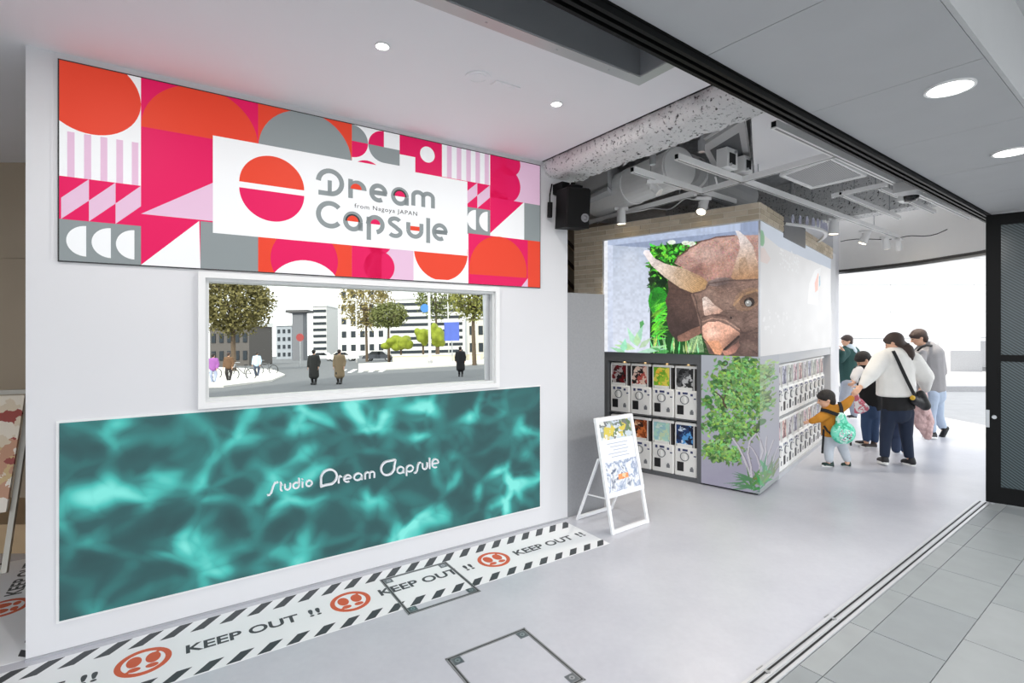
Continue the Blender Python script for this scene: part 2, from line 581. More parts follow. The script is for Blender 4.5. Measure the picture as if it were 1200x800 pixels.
# window: frame, inner step, glass that leans back a touch
win = MB()
def rect_frame(mb, x0, x1, z0, z1, t, y0, y1):
    mb.box(x0, x1, y0, y1, z0, z0 + t); mb.box(x0, x1, y0, y1, z1 - t, z1)
    mb.box(x0, x0 + t, y0, y1, z0 + t, z1 - t); mb.box(x1 - t, x1, y0, y1, z0 + t, z1 - t)
rect_frame(win, WS0, WS1, WZ0, WZ1, .034, -.032, .05)
win_o = struct('window_1', win, M_whitemetal, WF, 'wide white framed window mirroring the sunny street')
w2 = MB(); rect_frame(w2, WS0 + .034, WS1 - .034, WZ0 + .034, WZ1 - .034, .018, -.008, .09)
obj('inner_frame', w2, mat('window_inner_frame', (214, 216, 216), .35, var=.02), win_o)
obj('reveal', MB().box(WS1 - .094, WS1 - .052, .03, .09, WZ0 + .05, WZ1 - .05), M_alu, win_o)
gz0, gz1 = WZ0 + .05, WZ1 - .05
tilt = math.tan(math.radians(1.2)) * (gz1 - gz0)
M_mirror = bpy.data.materials.new('mirror_glass'); M_mirror.use_nodes = True
_b = M_mirror.node_tree.nodes['Principled BSDF']
_nt = M_mirror.node_tree
_n = _nt.nodes.new('ShaderNodeTexNoise'); _n.inputs['Scale'].default_value = 2.0
_mr = _nt.nodes.new('ShaderNodeMapRange'); _mr.inputs[3].default_value = .0; _mr.inputs[4].default_value = .012
_nt.links.new(_n.outputs['Fac'], _mr.inputs[0]); _nt.links.new(_mr.outputs[0], _b.inputs['Roughness'])
_b.inputs['Base Color'].default_value = (.72, .74, .70, 1); _b.inputs['Metallic'].default_value = 1.0
gx0, gx1 = WS0 + .05, WS1 - .05
gp = MB().add([(gx0, .035, gz0), (gx1, .035, gz0), (gx1, .035 + tilt, gz1), (gx0, .035 + tilt, gz1),
               (gx0, .045, gz0), (gx1, .045, gz0), (gx1, .045 + tilt, gz1), (gx0, .045 + tilt, gz1)],
              [(0, 1, 2, 3), (7, 6, 5, 4), (0, 4, 5, 1), (1, 5, 6, 2), (2, 6, 7, 3), (3, 7, 4, 0)])
obj('window_pane', gp, M_mirror, win_o, label='reflective glass pane')

# ---- grey partition board behind the poster stand
gpb = struct('wall_partition', MB().box(LW + .002, LW + .44, .012, .06, 0, 1.915), mat('grey_speckle_board', (146, 147, 150), .55, var=.12, scale=60), WF,
             'grey speckled partition board between white wall and kiosk')
# ---- white ceiling with the stainless slot
def hdr_y(s):                      # header inner face in wall frame
    a = WF.loc(TF.world(-6, .1)); b = WF.loc(TF.world(6, .1))
    return a[1] + (b[1] - a[1]) * (s - a[0]) / (b[0] - a[0])
ZC = 2.97; S_E = 3.10; S_R = 2.766; Y_R = -1.36
cm = MB()
cm.prism([(-6, 4, ZC), (-6, Y_R, ZC), (S_E, Y_R, ZC), (S_E, 4, ZC)], (0, 0, .03))
cm.prism([(S_R, Y_R, ZC), (S_R, hdr_y(S_R), ZC), (S_E, hdr_y(S_E), ZC), (S_E, Y_R, ZC)], (0, 0, .03))
cm.prism([(-6, Y_R, 3.25), (-6, hdr_y(-6), 3.25), (S_R, hdr_y(S_R), 3.25), (S_R, Y_R, 3.25)], (0, 0, .03))
struct('ceiling', cm, M_ceil, WF, 'smooth white ceiling above the studio wall')
sl = MB()
sl.prism([(-6, Y_R, ZC - .004), (-6, Y_R - .07, ZC - .004), (S_R - .07, Y_R - .07, ZC - .004), (S_R, Y_R, ZC - .004)], (0, 0, .012))
sl.prism([(S_R, Y_R, ZC - .004), (S_R - .07, Y_R - .07, ZC - .004), (S_R - .07, hdr_y(S_R - .07), ZC - .004), (S_R, hdr_y(S_R), ZC - .004)], (0, 0, .012))
slot = thing('air_curtain_slot', 'long stainless framed slot recessed in the white ceiling by the black rail', 'ceiling vent', WF)
obj('slot_frame', sl, mat('satin_slot_frame', (188, 190, 190), .35, metal=.35, var=.04), slot)
sw = MB()
sw.box(-6, S_R - .07, Y_R - .075, Y_R - .07, ZC, 3.2)
sw.prism([(S_R - .075, Y_R - .07, ZC), (S_R - .075, hdr_y(S_R), ZC), (S_R - .07, hdr_y(S_R), ZC), (S_R - .07, Y_R - .07, ZC)], (0, 0, .23))
sw.prism([(-6, Y_R - .07, 3.2), (-6, hdr_y(-6), 3.2), (S_R - .07, hdr_y(S_R), 3.2), (S_R - .07, Y_R - .07, 3.2)], (0, 0, .01))
obj('slot_lining', sw, mat('slot_lining_steel', (170, 172, 175), .4, metal=.3, var=.05), slot)
_hy = lambda s: hdr_y(s) + .10
obj('rod', MB().tube([(-5, _hy(-5), 3.0), (S_R - .10, _hy(S_R - .1), 3.0)], .012, 8), M_blackrail, slot)
obj('rod_highlight_tube', MB().tube([(-5, _hy(-5) + .035, 3.02), (S_R - .12, _hy(S_R - .12) + .035, 3.02)], .008, 8), M_alu, slot)
for s in (1.75, 2.15, 2.5): obj('screw', MB().ring((s, Y_R - .035, ZC - .006), (0, 0, -1), .001, .006, .002, 8), M_alu, slot)
# downlights, smoke detector plates in the white ceiling
M_lampface = emis('lamp_face', (255, 255, 250), 14.0)
M_soffitlamp = emis('soffit_lamp_face', (255, 255, 252), 9.0)
M_lamprim = mat('lamp_rim', (240, 240, 240), .3, var=.01)
def downlight(name, label, x, y, z, r, fr, watts, face, group=None):
    p = fr.world(x, y, z)
    t = thing(name, label, 'ceiling light', loc=p, group=group)
    obj('rim', MB().ring((0, 0, -.006), (0, 0, 1), r, r * 1.14, .01, 28), M_lamprim, t)
    obj('diffuser', MB().cyl((0, 0, -.003), (0, 0, .004), r, 28), face, t)
    ld = bpy.data.lights.new('downlight', 'AREA'); ld.shape = 'DISK'; ld.size = r * 1.9; ld.energy = watts
    ld.color = (1, .97, .93)
    lo = bpy.data.objects.new('lamp', ld); COL.objects.link(lo); lo.parent = t; lo.location = (0, 0, -.012)
    return t
downlight('downlight', 'small lit round downlight over the pink mural, left of the two', 1.431, -.953, ZC - .002, .030, WF, 10, M_lampface)
downlight('downlight', 'small lit round downlight near the concrete beam', 2.526, -.922, ZC - .002, .030, WF, 10, M_lampface)
downlight('downlight', 'small round downlight added out of view at the left to brighten the room', .336, -.95, ZC - .002, .030, WF, 10, M_lampface)  # out-of-view lamp added for more light on floor and ceiling
sp = thing('speaker_plate', 'faint round ceiling plate with a vent strip in white ceiling', 'ceiling plate', loc=WF.world(1.968, -.94, ZC), rz=WF.rz)
obj('cover', MB().cyl((0, 0, -.006), (0, 0, 0), .07, 24).ring((0, 0, -.009), (0, 0, 1), .045, .052, .004, 20), M_ceil, sp)
obj('vent_strip', MB().box(.10, .26, -.03, .03, -.006, 0).box(.13, .15, -.012, .012, -.008, -.005).box(.2, .23, -.012, .012, -.008, -.005), M_ceil, sp)

# ---- black sliding header, soffit panels and raised canopy outside
hd = MB().box(-9, 5.45, .0, .10, 2.668, 3.5)
head = struct('trim_header', hd, M_black, TF, 'black sliding door header rail overhead')
for y0 in (.004, .038, .072):
    obj('rail', MB().box(-9, 5.4, y0, y0 + .016, 2.642, 2.668), M_blackrail, head)
for y0 in (.026, .060):
    obj('rail_edge', MB().box(-9, 5.4, y0, y0 + .004, 2.655, 2.668), M_alu, head)
sof = struct('ceiling_soffit', MB().box(-9, 6.0, -.648, -.006, 2.69, 2.72), M_soffit_b, TF, 'grey panelled soffit over the entrance')
js = [-9, -6, -4.2, -3.3, -2.4, -1.45, -.52, .37, 1.28, 2.2, 3.1, 4.0, 4.9, 6.0]
for a, b in zip(js[:-1], js[1:]):
    obj('panel', MB().box(a + .0018, b - .0018, -.65, -.004, 2.672, 2.69), M_soffit, sof)
can = MB().box(-9, 6, -3.2, -.66, 3.06, 3.12).box(-9, 6, -.668, -.652, 2.672, 3.06)
struct('ceiling_canopy', can, mat('canopy_paint', (190, 191, 193), .7, var=.03), TF, 'lighter raised canopy strip next to the soffit')
downlight('soffit_light', 'large bright round soffit light, the nearer of two', .579, -.496, 2.670, .080, TF, 26, M_soffitlamp)
downlight('soffit_light', 'large bright round soffit light at the right edge of the photo', 1.926, -.482, 2.670, .080, TF, 26, M_soffitlamp)

# ---- floor track and pavement tiles
trk = struct('trim_track', MB().box(-3, 4.02, -.012, .082, -.02, .002), mat('satin_track_metal', (186, 187, 190), .35, metal=.35, var=.05), TF, 'stainless sliding door track set in the floor')
for y0, y1 in ((-.010, .004), (.028, .04), (.066, .08)):
    obj('rail', MB().box(-3, 4.02, y0, y1, .002, .006), mat('satin_track_rail', (206, 207, 210), .35, metal=.3, var=.05), trk)
for y0 in (.010, .050):
    obj('groove', MB().box(-3, 4.02, y0, y0 + .01, .0021, .003), M_dark, trk)
for x0 in (.78, .05, -.45):
    obj('track_stop', MB().cyl((x0, .045, .002), (x0, .045, .008), .012, 12).box(x0 - .02, x0 + .03, .084, .09, .001, .004), M_steel, trk)
struct('pavement_bounce', MB().box(-22, 14, -12.5, -4.0, -.2, -.004), mat('pale_bounce_paving', (205, 204, 200), .8, var=.06, scale=2), TF, 'unseen pale pavement added to bounce light onto the ceilings')  # unseen pale ground added to throw light up at ceiling and soffit
M_grout = mat('tile_grout', (138, 140, 142), .9)
pav = struct('pavement', MB().box(-9, 9, -4.0, -.013, -.2, -.006), M_grout, TF, 'grey stone tile pavement outside the track')
tiles_m = [mat('stone_tile_%d' % i, c, .5, var=.13, scale=5) for i, c in enumerate(((146, 151, 152), (140, 145, 147), (152, 156, 157)))]
def stagger(k): return 0.0 if k % 2 == 0 else .3
cut = [-.013, -.118, -.428, -.732, -1.036, -1.34]
tile_cache = {}
for r_ in range(5):
    y1, y0 = cut[r_], cut[r_ + 1]
    x = .232 - .595 * 3 + (0 if r_ < 2 else .3 * (r_ % 2 == 0))
    while x < 5.2:
        key = (r_, random.randrange(3))
        if key not in tile_cache:
            tile_cache[key] = MB().box(0, .5905, y0 + .0022, y1 - .0022, -.006, 0).mesh('tile', tiles_m[key[1]])
        obj('tile', tile_cache[key], None, pav, loc=(x, 0, 0))
        x += .595
for yb in (-1.645, -2.3, -2.9, -3.5):
    pass
rest = MB()
x = -8.9
while x < 8.9:
    y = -1.342
    while y > -3.9:
        rest.box(x + .002, x + .593, y - .302, y - .002, -.006, -.0005)
        y -= .305
    x += .595
o = obj('tile_field', rest, tiles_m[0], pav); o['kind'] = 'stuff'

# ---- open ceiling void: slab, building mass, back walls, curved exit header
def spray():
    m = bpy.data.materials.new('sprayed_rockwool'); m.use_nodes = True
    nt = m.node_tree; b = nt.nodes['Principled BSDF']
    tc = nt.nodes.new('ShaderNodeTexCoord')
    n1 = nt.nodes.new('ShaderNodeTexNoise'); n1.inputs['Scale'].default_value = 38; n1.inputs['Detail'].default_value = 6; n1.inputs['Roughness'].default_value = .65
    nt.links.new(tc.outputs['Object'], n1.inputs['Vector'])
    rp = nt.nodes.new('ShaderNodeValToRGB')
    rp.color_ramp.elements[0].position = .345; rp.color_ramp.elements[0].color = lin((52, 52, 54))
    rp.color_ramp.elements[1].position = .44; rp.color_ramp.elements[1].color = lin((240, 240, 240))
    nt.links.new(n1.outputs['Fac'], rp.inputs[0]); nt.links.new(rp.outputs[0], b.inputs['Base Color'])
    b.inputs['Roughness'].default_value = .95
    bp = nt.nodes.new('ShaderNodeBump'); bp.inputs['Strength'].default_value = .9; bp.inputs['Distance'].default_value = .03
    nt.links.new(n1.outputs['Fac'], bp.inputs['Height']); nt.links.new(bp.outputs['Normal'], b.inputs['Normal'])
    return m
M_spray = spray()
M_slab = mat('grey_sprayed_slab', (212, 212, 214), .95, var=.35, scale=18, bump=.8, bscale=30)
struct('ceiling_slab', MB().box(-8, 6.9, .1, 11, 3.6, 3.8), M_slab, TF, 'dark grey sprayed slab above the open ceiling')
struct('wall_shade_mass', MB().box(-16, 6.9, .0, 14, 3.82, 26.0), M_white, TF, 'unseen building mass added above to shade the street')  # unseen block, height set so its shadow covers the near street
hp = [(5.40, 5.60), (5.95, 6.05), (6.17, 6.65), (6.17, 7.25), (6.12, 7.85), (5.94, 8.45), (5.72, 8.96), (5.42, 9.6)]
def catmull(pts, n=6):
    out = []
    for i in range(len(pts) - 1):
        p = [np.array(pts[max(0, min(len(pts) - 1, k))]) for k in (i - 1, i, i + 1, i + 2)]
        for j in range(n):
            t = j / n
            out.append(.5 * ((2 * p[1]) + (-p[0] + p[2]) * t + (2 * p[0] - 5 * p[1] + 4 * p[2] - p[3]) * t * t + (-p[0] + 3 * p[1] - 3 * p[2] + p[3]) * t ** 3))
    out.append(np.array(pts[-1])); return out
def band(pts, z0, z1, th):
    mb = MB(); n = len(pts)
    off = []
    for i in range(n):
        t = pts[min(i + 1, n - 1)] - pts[max(i - 1, 0)]; t = t / np.hypot(*t)
        off.append(pts[i] + np.array((t[1], -t[0])) * th)
    for i in range(n - 1):
        a, b, c, d = pts[i], pts[i + 1], off[i + 1], off[i]
        mb.add([(*a, z0), (*b, z0), (*c, z0), (*d, z0), (*a, z1), (*b, z1), (*c, z1), (*d, z1)],
               [(0, 3, 2, 1), (4, 5, 6, 7), (0, 1, 5, 4), (2, 3, 7, 6)])
    return mb
cp = catmull(hp)
eh = struct('wall_right', band(cp, 2.64, 3.6, .25), mat('warm_white_header', (244, 242, 239), .6, var=.02), None, 'curved pale header wall over the street exit')
obj('dark_edge', band(cp, 2.60, 2.645, .2), mat('dark_edge_strip', (70, 68, 66), .5), eh)
obj('ledge', band([p - 0.0 for p in cp], 2.57, 2.60, .12), M_alu, eh)
bw = MB()
def seg_wall(mb, a, b, z0, z1, th=.15):
    a = Vector((*a, 0)); b = Vector((*b, 0)); t = (b - a).normalized(); n = Vector((-t.y, t.x, 0)) * th
    mb.prism([a + Vector((0, 0, z0)), b + Vector((0, 0, z0)), b + n + Vector((0, 0, z0)), a + n + Vector((0, 0, z0))], (0, 0, z1 - z0))
seg_wall(bw, (5.2, 10.2), (-1.6, 9.4), 0, 3.6); seg_wall(bw, (-1.6, 9.4), (-1.6, 4.3), 0, 3.6)
struct('wall_back', bw, M_beige, None, 'beige back wall glimpsed beside the kiosk')
jw = MB(); seg_wall(jw, (5.72, 8.96), (5.2, 10.2), 0, 3.6); struct('wall_jamb', jw, M_white, None, 'white jamb at the far side of the exit')
# dim room left of the white wall
struct('wall_room', MB().box(-9, -1.6, 4.2, 4.35, 0, 3.0).box(-9, -1.6, 4.185, 4.2, 2.185, 2.2), M_beige, None, 'dim beige wall of the room left of the white wall')
struct('wall_side', MB().box(-9.1, -9, -1.0, 4.3, 0, 3.3), M_beige, None, 'side wall of the dim room')
struct('trim_step', MB().box(-9, -2.3, 3.66, 4.2, 0, .20).box(-9, -2.3, 3.62, 4.2, .20, .222), M_wood, None, 'low pale wooden step along the dim room wall')

# ---- concrete beam with sprayed coat
def beam(name, label, x0, x1, ya, yb, zb, zt, fr, seed, seg=60, r=.07):
    """rounded lumpy beam running along local y"""
    prof = [(x0, zt)]
    for k in range(5):
        a = math.pi + math.pi / 2 * k / 4
        prof.append((x0 + r + r * math.cos(a), zb + r + r * math.sin(a)))
    prof.append(((x0 + x1) / 2, zb))
    for k in range(5):
        a = 1.5 * math.pi + math.pi / 2 * k / 4
        prof.append((x1 - r + r * math.cos(a), zb + r + r * math.sin(a)))
    prof.append((x1, zt))
    r_ = np.random.default_rng(seed)
    nz = r_.normal(0, .007, (seg + 1, len(prof), 2))
    vs_ = []; fs = []
    for i in range(seg + 1):
        y = ya + (yb - ya) * i / seg
        for j, (px, pz) in enumerate(prof):
            vs_.append((px + nz[i, j, 0], y, pz + nz[i, j, 1]))
    n = len(prof)
    for i in range(seg):
        for j in range(n - 1):
            fs.append((i * n + j, i * n + j + 1, (i + 1) * n + j + 1, (i + 1) * n + j))
    fs.append(tuple(range(n))); fs.append(tuple(seg * n + j for j in range(n - 1, -1, -1)))
    return struct(name, MB().add(vs_, fs), M_spray, fr, label, smooth=True)
beam('trim_beam', 'thick white sprayed concrete beam along the ceiling edge', 3.13, 3.50, .2, -2.05, 2.855, 3.6, WF, 3)
obj('dark_joint', MB().box(3.098, 3.128, -1.6, 0, 2.975, 3.1), M_dark, None, WF)['kind'] = 'structure'
bpy.data.objects['dark_joint'].name = 'trim_joint'
beam('trim_far_beam', 'white sprayed beam beside the black header', 3.2, 3.42, .16, .30, 2.98, 3.6, TF, 5, 4)
# ================================================================== LED DISPLAYS
L0, L1 = .124, 3.084
ORANGE, PINK, GREY, LILAC, WHITE, INK = 0, 1, 2, 3, 4, 5
LED = [emis('led_orange', (230, 70, 46), .43, .60), emis('led_pink', (226, 20, 94), .43, .60), emis('led_grey', (140, 148, 150), .43, .60),
       emis('led_lilac', (226, 190, 216), .43, .60), emis('led_white', (242, 244, 246), .43, .60), emis('led_ink', (60, 58, 60), .43, .60)]
M_led_frame = mat('led_cabinet', (40, 42, 44), .5)

def clip(poly, x0, x1, z0, z1):
    def cutp(ps, f, inter):
        out = []
        for i in range(len(ps)):
            a, b = ps[i - 1], ps[i]
            fa, fb = f(a), f(b)
            if fb >= 0:
                if fa < 0: out.append(inter(a, b, fa, fb))
                out.append(b)
            elif fa >= 0:
                out.append(inter(a, b, fa, fb))
        return out
    it = lambda a, b, fa, fb: (a[0] + (b[0] - a[0]) * fa / (fa - fb), a[1] + (b[1] - a[1]) * fa / (fa - fb))
    for f in (lambda p: p[0] - x0, lambda p: x1 - p[0], lambda p: p[1] - z0, lambda p: z1 - p[1]):
        poly = cutp(poly, f, it)
        if len(poly) < 3: return []
    return poly

class Mural:
    def __init__(s, y0): s.mb = MB(); s.y = y0; s.k = 0
    def poly(s, pts, col, c=None):
        if c is not None: pts = clip(list(pts), *c)
        if len(pts) < 3: return
        s.mb.cur = col
        y = s.y - .00025 * s.k
        s.mb.add([(p[0], y, p[1]) for p in pts], [tuple(range(len(pts)))])
    def up(s, n=1): s.k += n
    def rect(s, x0, x1, z0, z1, col): s.poly([(x0, z0), (x1, z0), (x1, z1), (x0, z1)], col)
    def disc(s, x, z, r, col, c=None, a0=0, a1=360, n=48):
        pts = arc(x, z, r, a0, a1, n)
        if a1 - a0 < 360: pass
        else: pts = pts[:-1]
        s.poly(pts, col, c)
    def pie(s, x, z, r, col, a0, a1, c=None): s.poly([(x, z)] + arc(x, z, r, a0, a1, 16), col, c)
    def stroke(s, pts, wd, col):
        for q in ribbon(pts, wd): s.poly(q, col)

ZT, ZB = 2.932, 1.942
mu = Mural(-.0102)
mu.rect(L0, L1, ZB, ZT, WHITE); mu.up()
# column with circle, stripes, shards, half moons
c0 = (L0, .451, ZB, ZT)
mu.disc(.25, 2.79, .201, ORANGE, (L0, .451, 2.585, ZT))
for i in range(5):
    mu.rect(.154 + .0645 * i, min(.182 + .0645 * i, .451), 2.36, 2.585, LILAC)
mu.rect(L0, .451, 2.147, 2.36, PINK); mu.rect(L0, .451, ZB, 2.147, GREY); mu.up()
for i in range(3):
    a = .131 + .1067 * i; b = a + .1067
    mu.poly([(a, 2.147), (b, 2.252), (b, 2.36), (a, 2.252)], LILAC)
    x = .227 + .098 * i
    mu.poly([(x, 1.968)] + arc(x, 2.045, .077, 270, 90, 20), WHITE)
# dome column
mu.k = 1
mu.rect(.451, 1.011, ZB, ZT, PINK); mu.up()
mu.disc(.731, 2.675, .28, ORANGE, (.451, 1.011, 2.675, ZT), 0, 180)
mu.poly([(.451, 2.212), (1.011, 2.212), (1.011, 2.58)], LILAC)
mu.poly([(.714, 2.205), (.72, ZB), (.451, ZB)], WHITE)
mu.rect(.72, 1.011, ZB, 2.205, GREY)
# grey dome on orange, pink arch below
mu.k = 1
mu.rect(1.011, 1.561, ZB, ZT, ORANGE); mu.up()
mu.disc(1.286, 2.675, .274, GREY, (1.011, 1.561, 2.6, ZT))
mu.disc(1.275, 2.03, .197, PINK, (1.011, 1.561, ZB, 2.3)); mu.up()
mu.disc(1.278, 1.80, .228, WHITE, (1.011, 1.561, ZB, 2.3))
# four petals
mu.k = 2
r = .106
mu.rect(1.561, 1.886, 2.4, ZT, WHITE); mu.up()
mu.pie(1.561, 2.826, r, GREY, 0, 90, (1.561, 1.886, 2.5, ZT)); mu.pie(1.561, 2.826, r, PINK, 270, 360)
mu.pie(1.775, 2.826, r, PINK, 90, 180, (1.561, 1.886, 2.5, ZT))
mu.pie(1.775, 2.826, r, GREY, 180, 270); mu.rect(1.775, 1.886, 2.72, 2.826, GREY)
mu.disc(1.66, 2.60, .115, PINK)
# square with dot
mu.k = 2
mu.rect(1.886, 2.205, 2.5, ZT, PINK); mu.up()
mu.disc(2.092, 2.836, .056, WHITE); mu.rect(1.886, 2.0, 2.55, 2.80, WHITE)
# stripes and shards
mu.k = 2
mu.rect(2.205, 2.61, 2.70, ZT, WHITE); mu.rect(2.205, 2.61, 2.51, 2.70, PINK); mu.rect(2.205, 2.61, 2.31, 2.51, GREY); mu.up()
for i in range(5):
    mu.rect(2.245 + .079 * i, min(2.283 + .079 * i, 2.61), 2.70, ZT, LILAC)
for i in range(3):
    a = 2.275 + .111 * i; b = a + .111
    mu.poly([(a, 2.51), (b, 2.606), (b, 2.70), (a, 2.606)], LILAC)
for x in (2.485, 2.588):
    mu.poly([(x, 2.345)] + arc(x, 2.42, .075, 270, 90, 20), WHITE)
# right column
mu.k = 2
mu.rect(2.61, L1, 2.61, ZT, LILAC); mu.up()
mu.rect(2.61, 2.76, 2.61, ZT, PINK); mu.disc(2.79, 2.90, .10, PINK, (2.61, L1, 2.61, ZT)); mu.disc(2.755, 2.725, .135, PINK, (2.61, L1, 2.61, ZT))
mu.rect(2.61, 2.77, 2.61, 2.66, PINK)
mu.rect(2.61, 2.93, 2.31, 2.61, WHITE); mu.up()
mu.poly([(2.61, 2.61), (2.92, 2.61), (2.61, 2.335)], PINK)
mu.rect(2.927, L1, 2.315, 2.61, GREY)
mu.rect(2.962, L1, ZB, 2.315, ORANGE); mu.rect(2.421, 2.962, ZB, 2.315, PINK); mu.up()
mu.disc(2.69, 2.055, .262, ORANGE, (2.421, 2.962, 2.012, 2.4))
mu.poly([(2.962, ZB), (2.962, 2.01), (2.90, ZB)], LILAC)
# under the white board
mu.k = 2
mu.rect(1.561, 1.987, ZB, 2.3, LILAC); mu.up()
mu.rect(1.561, 1.76, ZB, 2.3, PINK); mu.disc(1.745, 2.02, .105, PINK, (1.561, 1.987, ZB, 2.3)); mu.disc(1.74, 2.19, .09, PINK)
mu.rect(1.987, 2.421, ZB, 2.3, WHITE); mu.up()
mu.disc(2.203, 2.165, .213, ORANGE, (1.987, 2.421, 1.958, 2.3))
# white sign board with the roundel and the lettering
mu.k = 6
mu.rect(.78, 2.412, 2.146, 2.696, WHITE); mu.up()
mu.poly(arc(1.09, 2.458, .178, 0, 180, 30), ORANGE); mu.poly(arc(1.09, 2.424, .178, 180, 360, 30), PINK)
def glyph(m, ch, x0, x1, z0, z1, wd, col):
    """place a glyph's unit box on [x0,x1] x [z0,z1] (outer edges of bowl)"""
    pts = GL[ch]; xs = [p[0] for st in pts for p in st]
    wx = max(xs) - min(xs)
    sx = (x1 - x0 - wd) / max(wx, 1e-6) if wx > 0 else 1; sz = (z1 - z0 - wd)
    for st in pts:
        m.stroke([(x0 + wd / 2 + (p[0] - min(xs)) * sx, z0 + wd / 2 + p[1] * sz) for p in st], wd, col)
wd = .030
# line one
mu.stroke(arc(1.424, 2.533, .072, 178, -90, 26) + [(1.352, 2.461)], wd, GREY)
mu.stroke([(1.421, 2.461), (1.421, 2.545)], wd * .85, GREY)
mu.stroke([(1.552, 2.452), (1.552, 2.575)], wd, GREY)
mu.poly(arc(1.597, 2.512, .060, 0, 180, 20), GREY)
glyph(mu, 'e', 1.675, 1.80, 2.448, 2.575, wd, GREY)
mu.stroke([(1.69, 2.5125), (1.795, 2.5125)], wd, GREY)
glyph(mu, 'a', 1.824, 1.952, 2.446, 2.574, wd, GREY)
glyph(mu, 'm', 1.97, 2.149, 2.452, 2.575, wd, GREY)
# line two
mu.stroke(arc(1.424, 2.328, .072, 42, 318, 30), wd, GREY)
glyph(mu, 'a', 1.504, 1.632, 2.237, 2.367, wd, GREY)
mu.stroke(arc(1.716, 2.298, .049, 180, -80, 24), wd, GREY); mu.stroke([(1.672, 2.345), (1.672, 2.193)], wd, GREY)
mu.stroke(arc(1.852, 2.331, .036, 25, 215, 16, .024) + [(1.86, 2.296)] + arc(1.852, 2.263, .040, 60, -150, 16, .026), wd * .95, GREY)
glyph(mu, 'u', 1.933, 2.061, 2.232, 2.352, wd, GREY)
mu.stroke([(2.097, 2.388), (2.097, 2.212)], wd, GREY)
glyph(mu, 'e', 2.126, 2.251, 2.234, 2.362, wd, GREY)
mu.stroke([(2.14, 2.298), (2.246, 2.298)], wd, GREY)
mu.up()
for (x, z, rr, c) in ((1.888, 2.510, .037, PINK), (1.566, 2.302, .037, ORANGE)):
    mu.poly(arc(x, z, rr + .011, 0, 180, 16), INK); 
mu.up()
for (x, z, rr, c) in ((1.888, 2.510, .037, PINK), (1.566, 2.302, .037, ORANGE), (1.588, 2.514, .036, ORANGE), (1.716, 2.300, .033, PINK)):
    mu.poly(arc(x, z, rr, 0, 180, 16), c)
mu.rect(1.963, 2.031, 2.288, 2.318, ORANGE)
mu.up()
tv, tf = fit_text('from Nagoya JAPAN', 1.577, 2.013, 2.384, 2.421, 0.0, 1.15)
mu.mb.cur = INK
mu.mb.add([(a, mu.y - .00025 * mu.k, b) for a, b in tv], tf)

up = thing('mural_display', 'upper wide LED display showing a pink and orange geometric mural and shop logo', 'display', WF)
obj('cabinet', MB().box(L0 - .006, L1 + .006, -.010, 0, ZB - .006, ZT + .006), M_led_frame, up)
obj('mural_picture', mu.mb, LED, up, label='geometric mural with white logo board')

# ---- lower display: rippling teal water
tm = bpy.data.materials.new('teal_water_screen'); tm.use_nodes = True
nt = tm.node_tree; b = nt.nodes['Principled BSDF']
tc = nt.nodes.new('ShaderNodeTexCoord')
mp = nt.nodes.new('ShaderNodeMapping'); mp.inputs['Scale'].default_value = (1.0, 1, 1.2); mp.inputs['Location'].default_value = (.62, 0, .18)
nt.links.new(tc.outputs['Object'], mp.inputs['Vector'])
def math_(op, a, b_=None, c=None):
    n_ = nt.nodes.new('ShaderNodeMath'); n_.operation = op
    for k, x in enumerate((a, b_, c)):
        if x is None: continue
        if isinstance(x, (int, float)): n_.inputs[k].default_value = x
        else: nt.links.new(x, n_.inputs[k])
    return n_.outputs[0]
nzw = nt.nodes.new('ShaderNodeTexNoise'); nzw.inputs['Scale'].default_value = 2.4; nzw.inputs['Detail'].default_value = 1
nt.links.new(mp.outputs[0], nzw.inputs['Vector'])
mxv = nt.nodes.new('ShaderNodeMix'); mxv.data_type = 'VECTOR'; mxv.inputs[0].default_value = .22
nt.links.new(mp.outputs[0], mxv.inputs[4]); nt.links.new(nzw.outputs['Color'], mxv.inputs[5])
def filament(scale, width):
    v_ = nt.nodes.new('ShaderNodeTexVoronoi'); v_.feature = 'DISTANCE_TO_EDGE'; v_.inputs['Scale'].default_value = scale
    nt.links.new(mxv.outputs[1], v_.inputs['Vector'])
    m_ = nt.nodes.new('ShaderNodeMapRange'); m_.interpolation_type = 'SMOOTHSTEP'
    m_.inputs[1].default_value = 0; m_.inputs[2].default_value = width; m_.inputs[3].default_value = 1; m_.inputs[4].default_value = 0
    nt.links.new(v_.outputs['Distance'], m_.inputs[0]); return m_.outputs[0]
f1 = filament(4.4, .30); f2 = filament(8.5, .34)
def nse(scale, lo_, hi_, det=2):
    n_ = nt.nodes.new('ShaderNodeTexNoise'); n_.inputs['Scale'].default_value = scale; n_.inputs['Detail'].default_value = det
    nt.links.new(mp.outputs[0], n_.inputs['Vector'])
    m_ = nt.nodes.new('ShaderNodeMapRange'); m_.inputs[1].default_value = lo_; m_.inputs[2].default_value = hi_
    nt.links.new(n_.outputs['Fac'], m_.inputs[0]); return m_.outputs[0]
glow = nse(2.5, .46, .74, 1); haze = nse(1.7, .3, .75, 1)
t1 = math_('MULTIPLY', f1, math_('MULTIPLY_ADD', glow, .50, .20))
t2 = math_('MULTIPLY', f2, math_('MULTIPLY_ADD', glow, .16, .05))
tot = math_('ADD', math_('ADD', t1, t2), math_('ADD', math_('MULTIPLY', glow, .26), math_('MULTIPLY', haze, .16)))
rp = nt.nodes.new('ShaderNodeValToRGB')
els = rp.color_ramp.elements
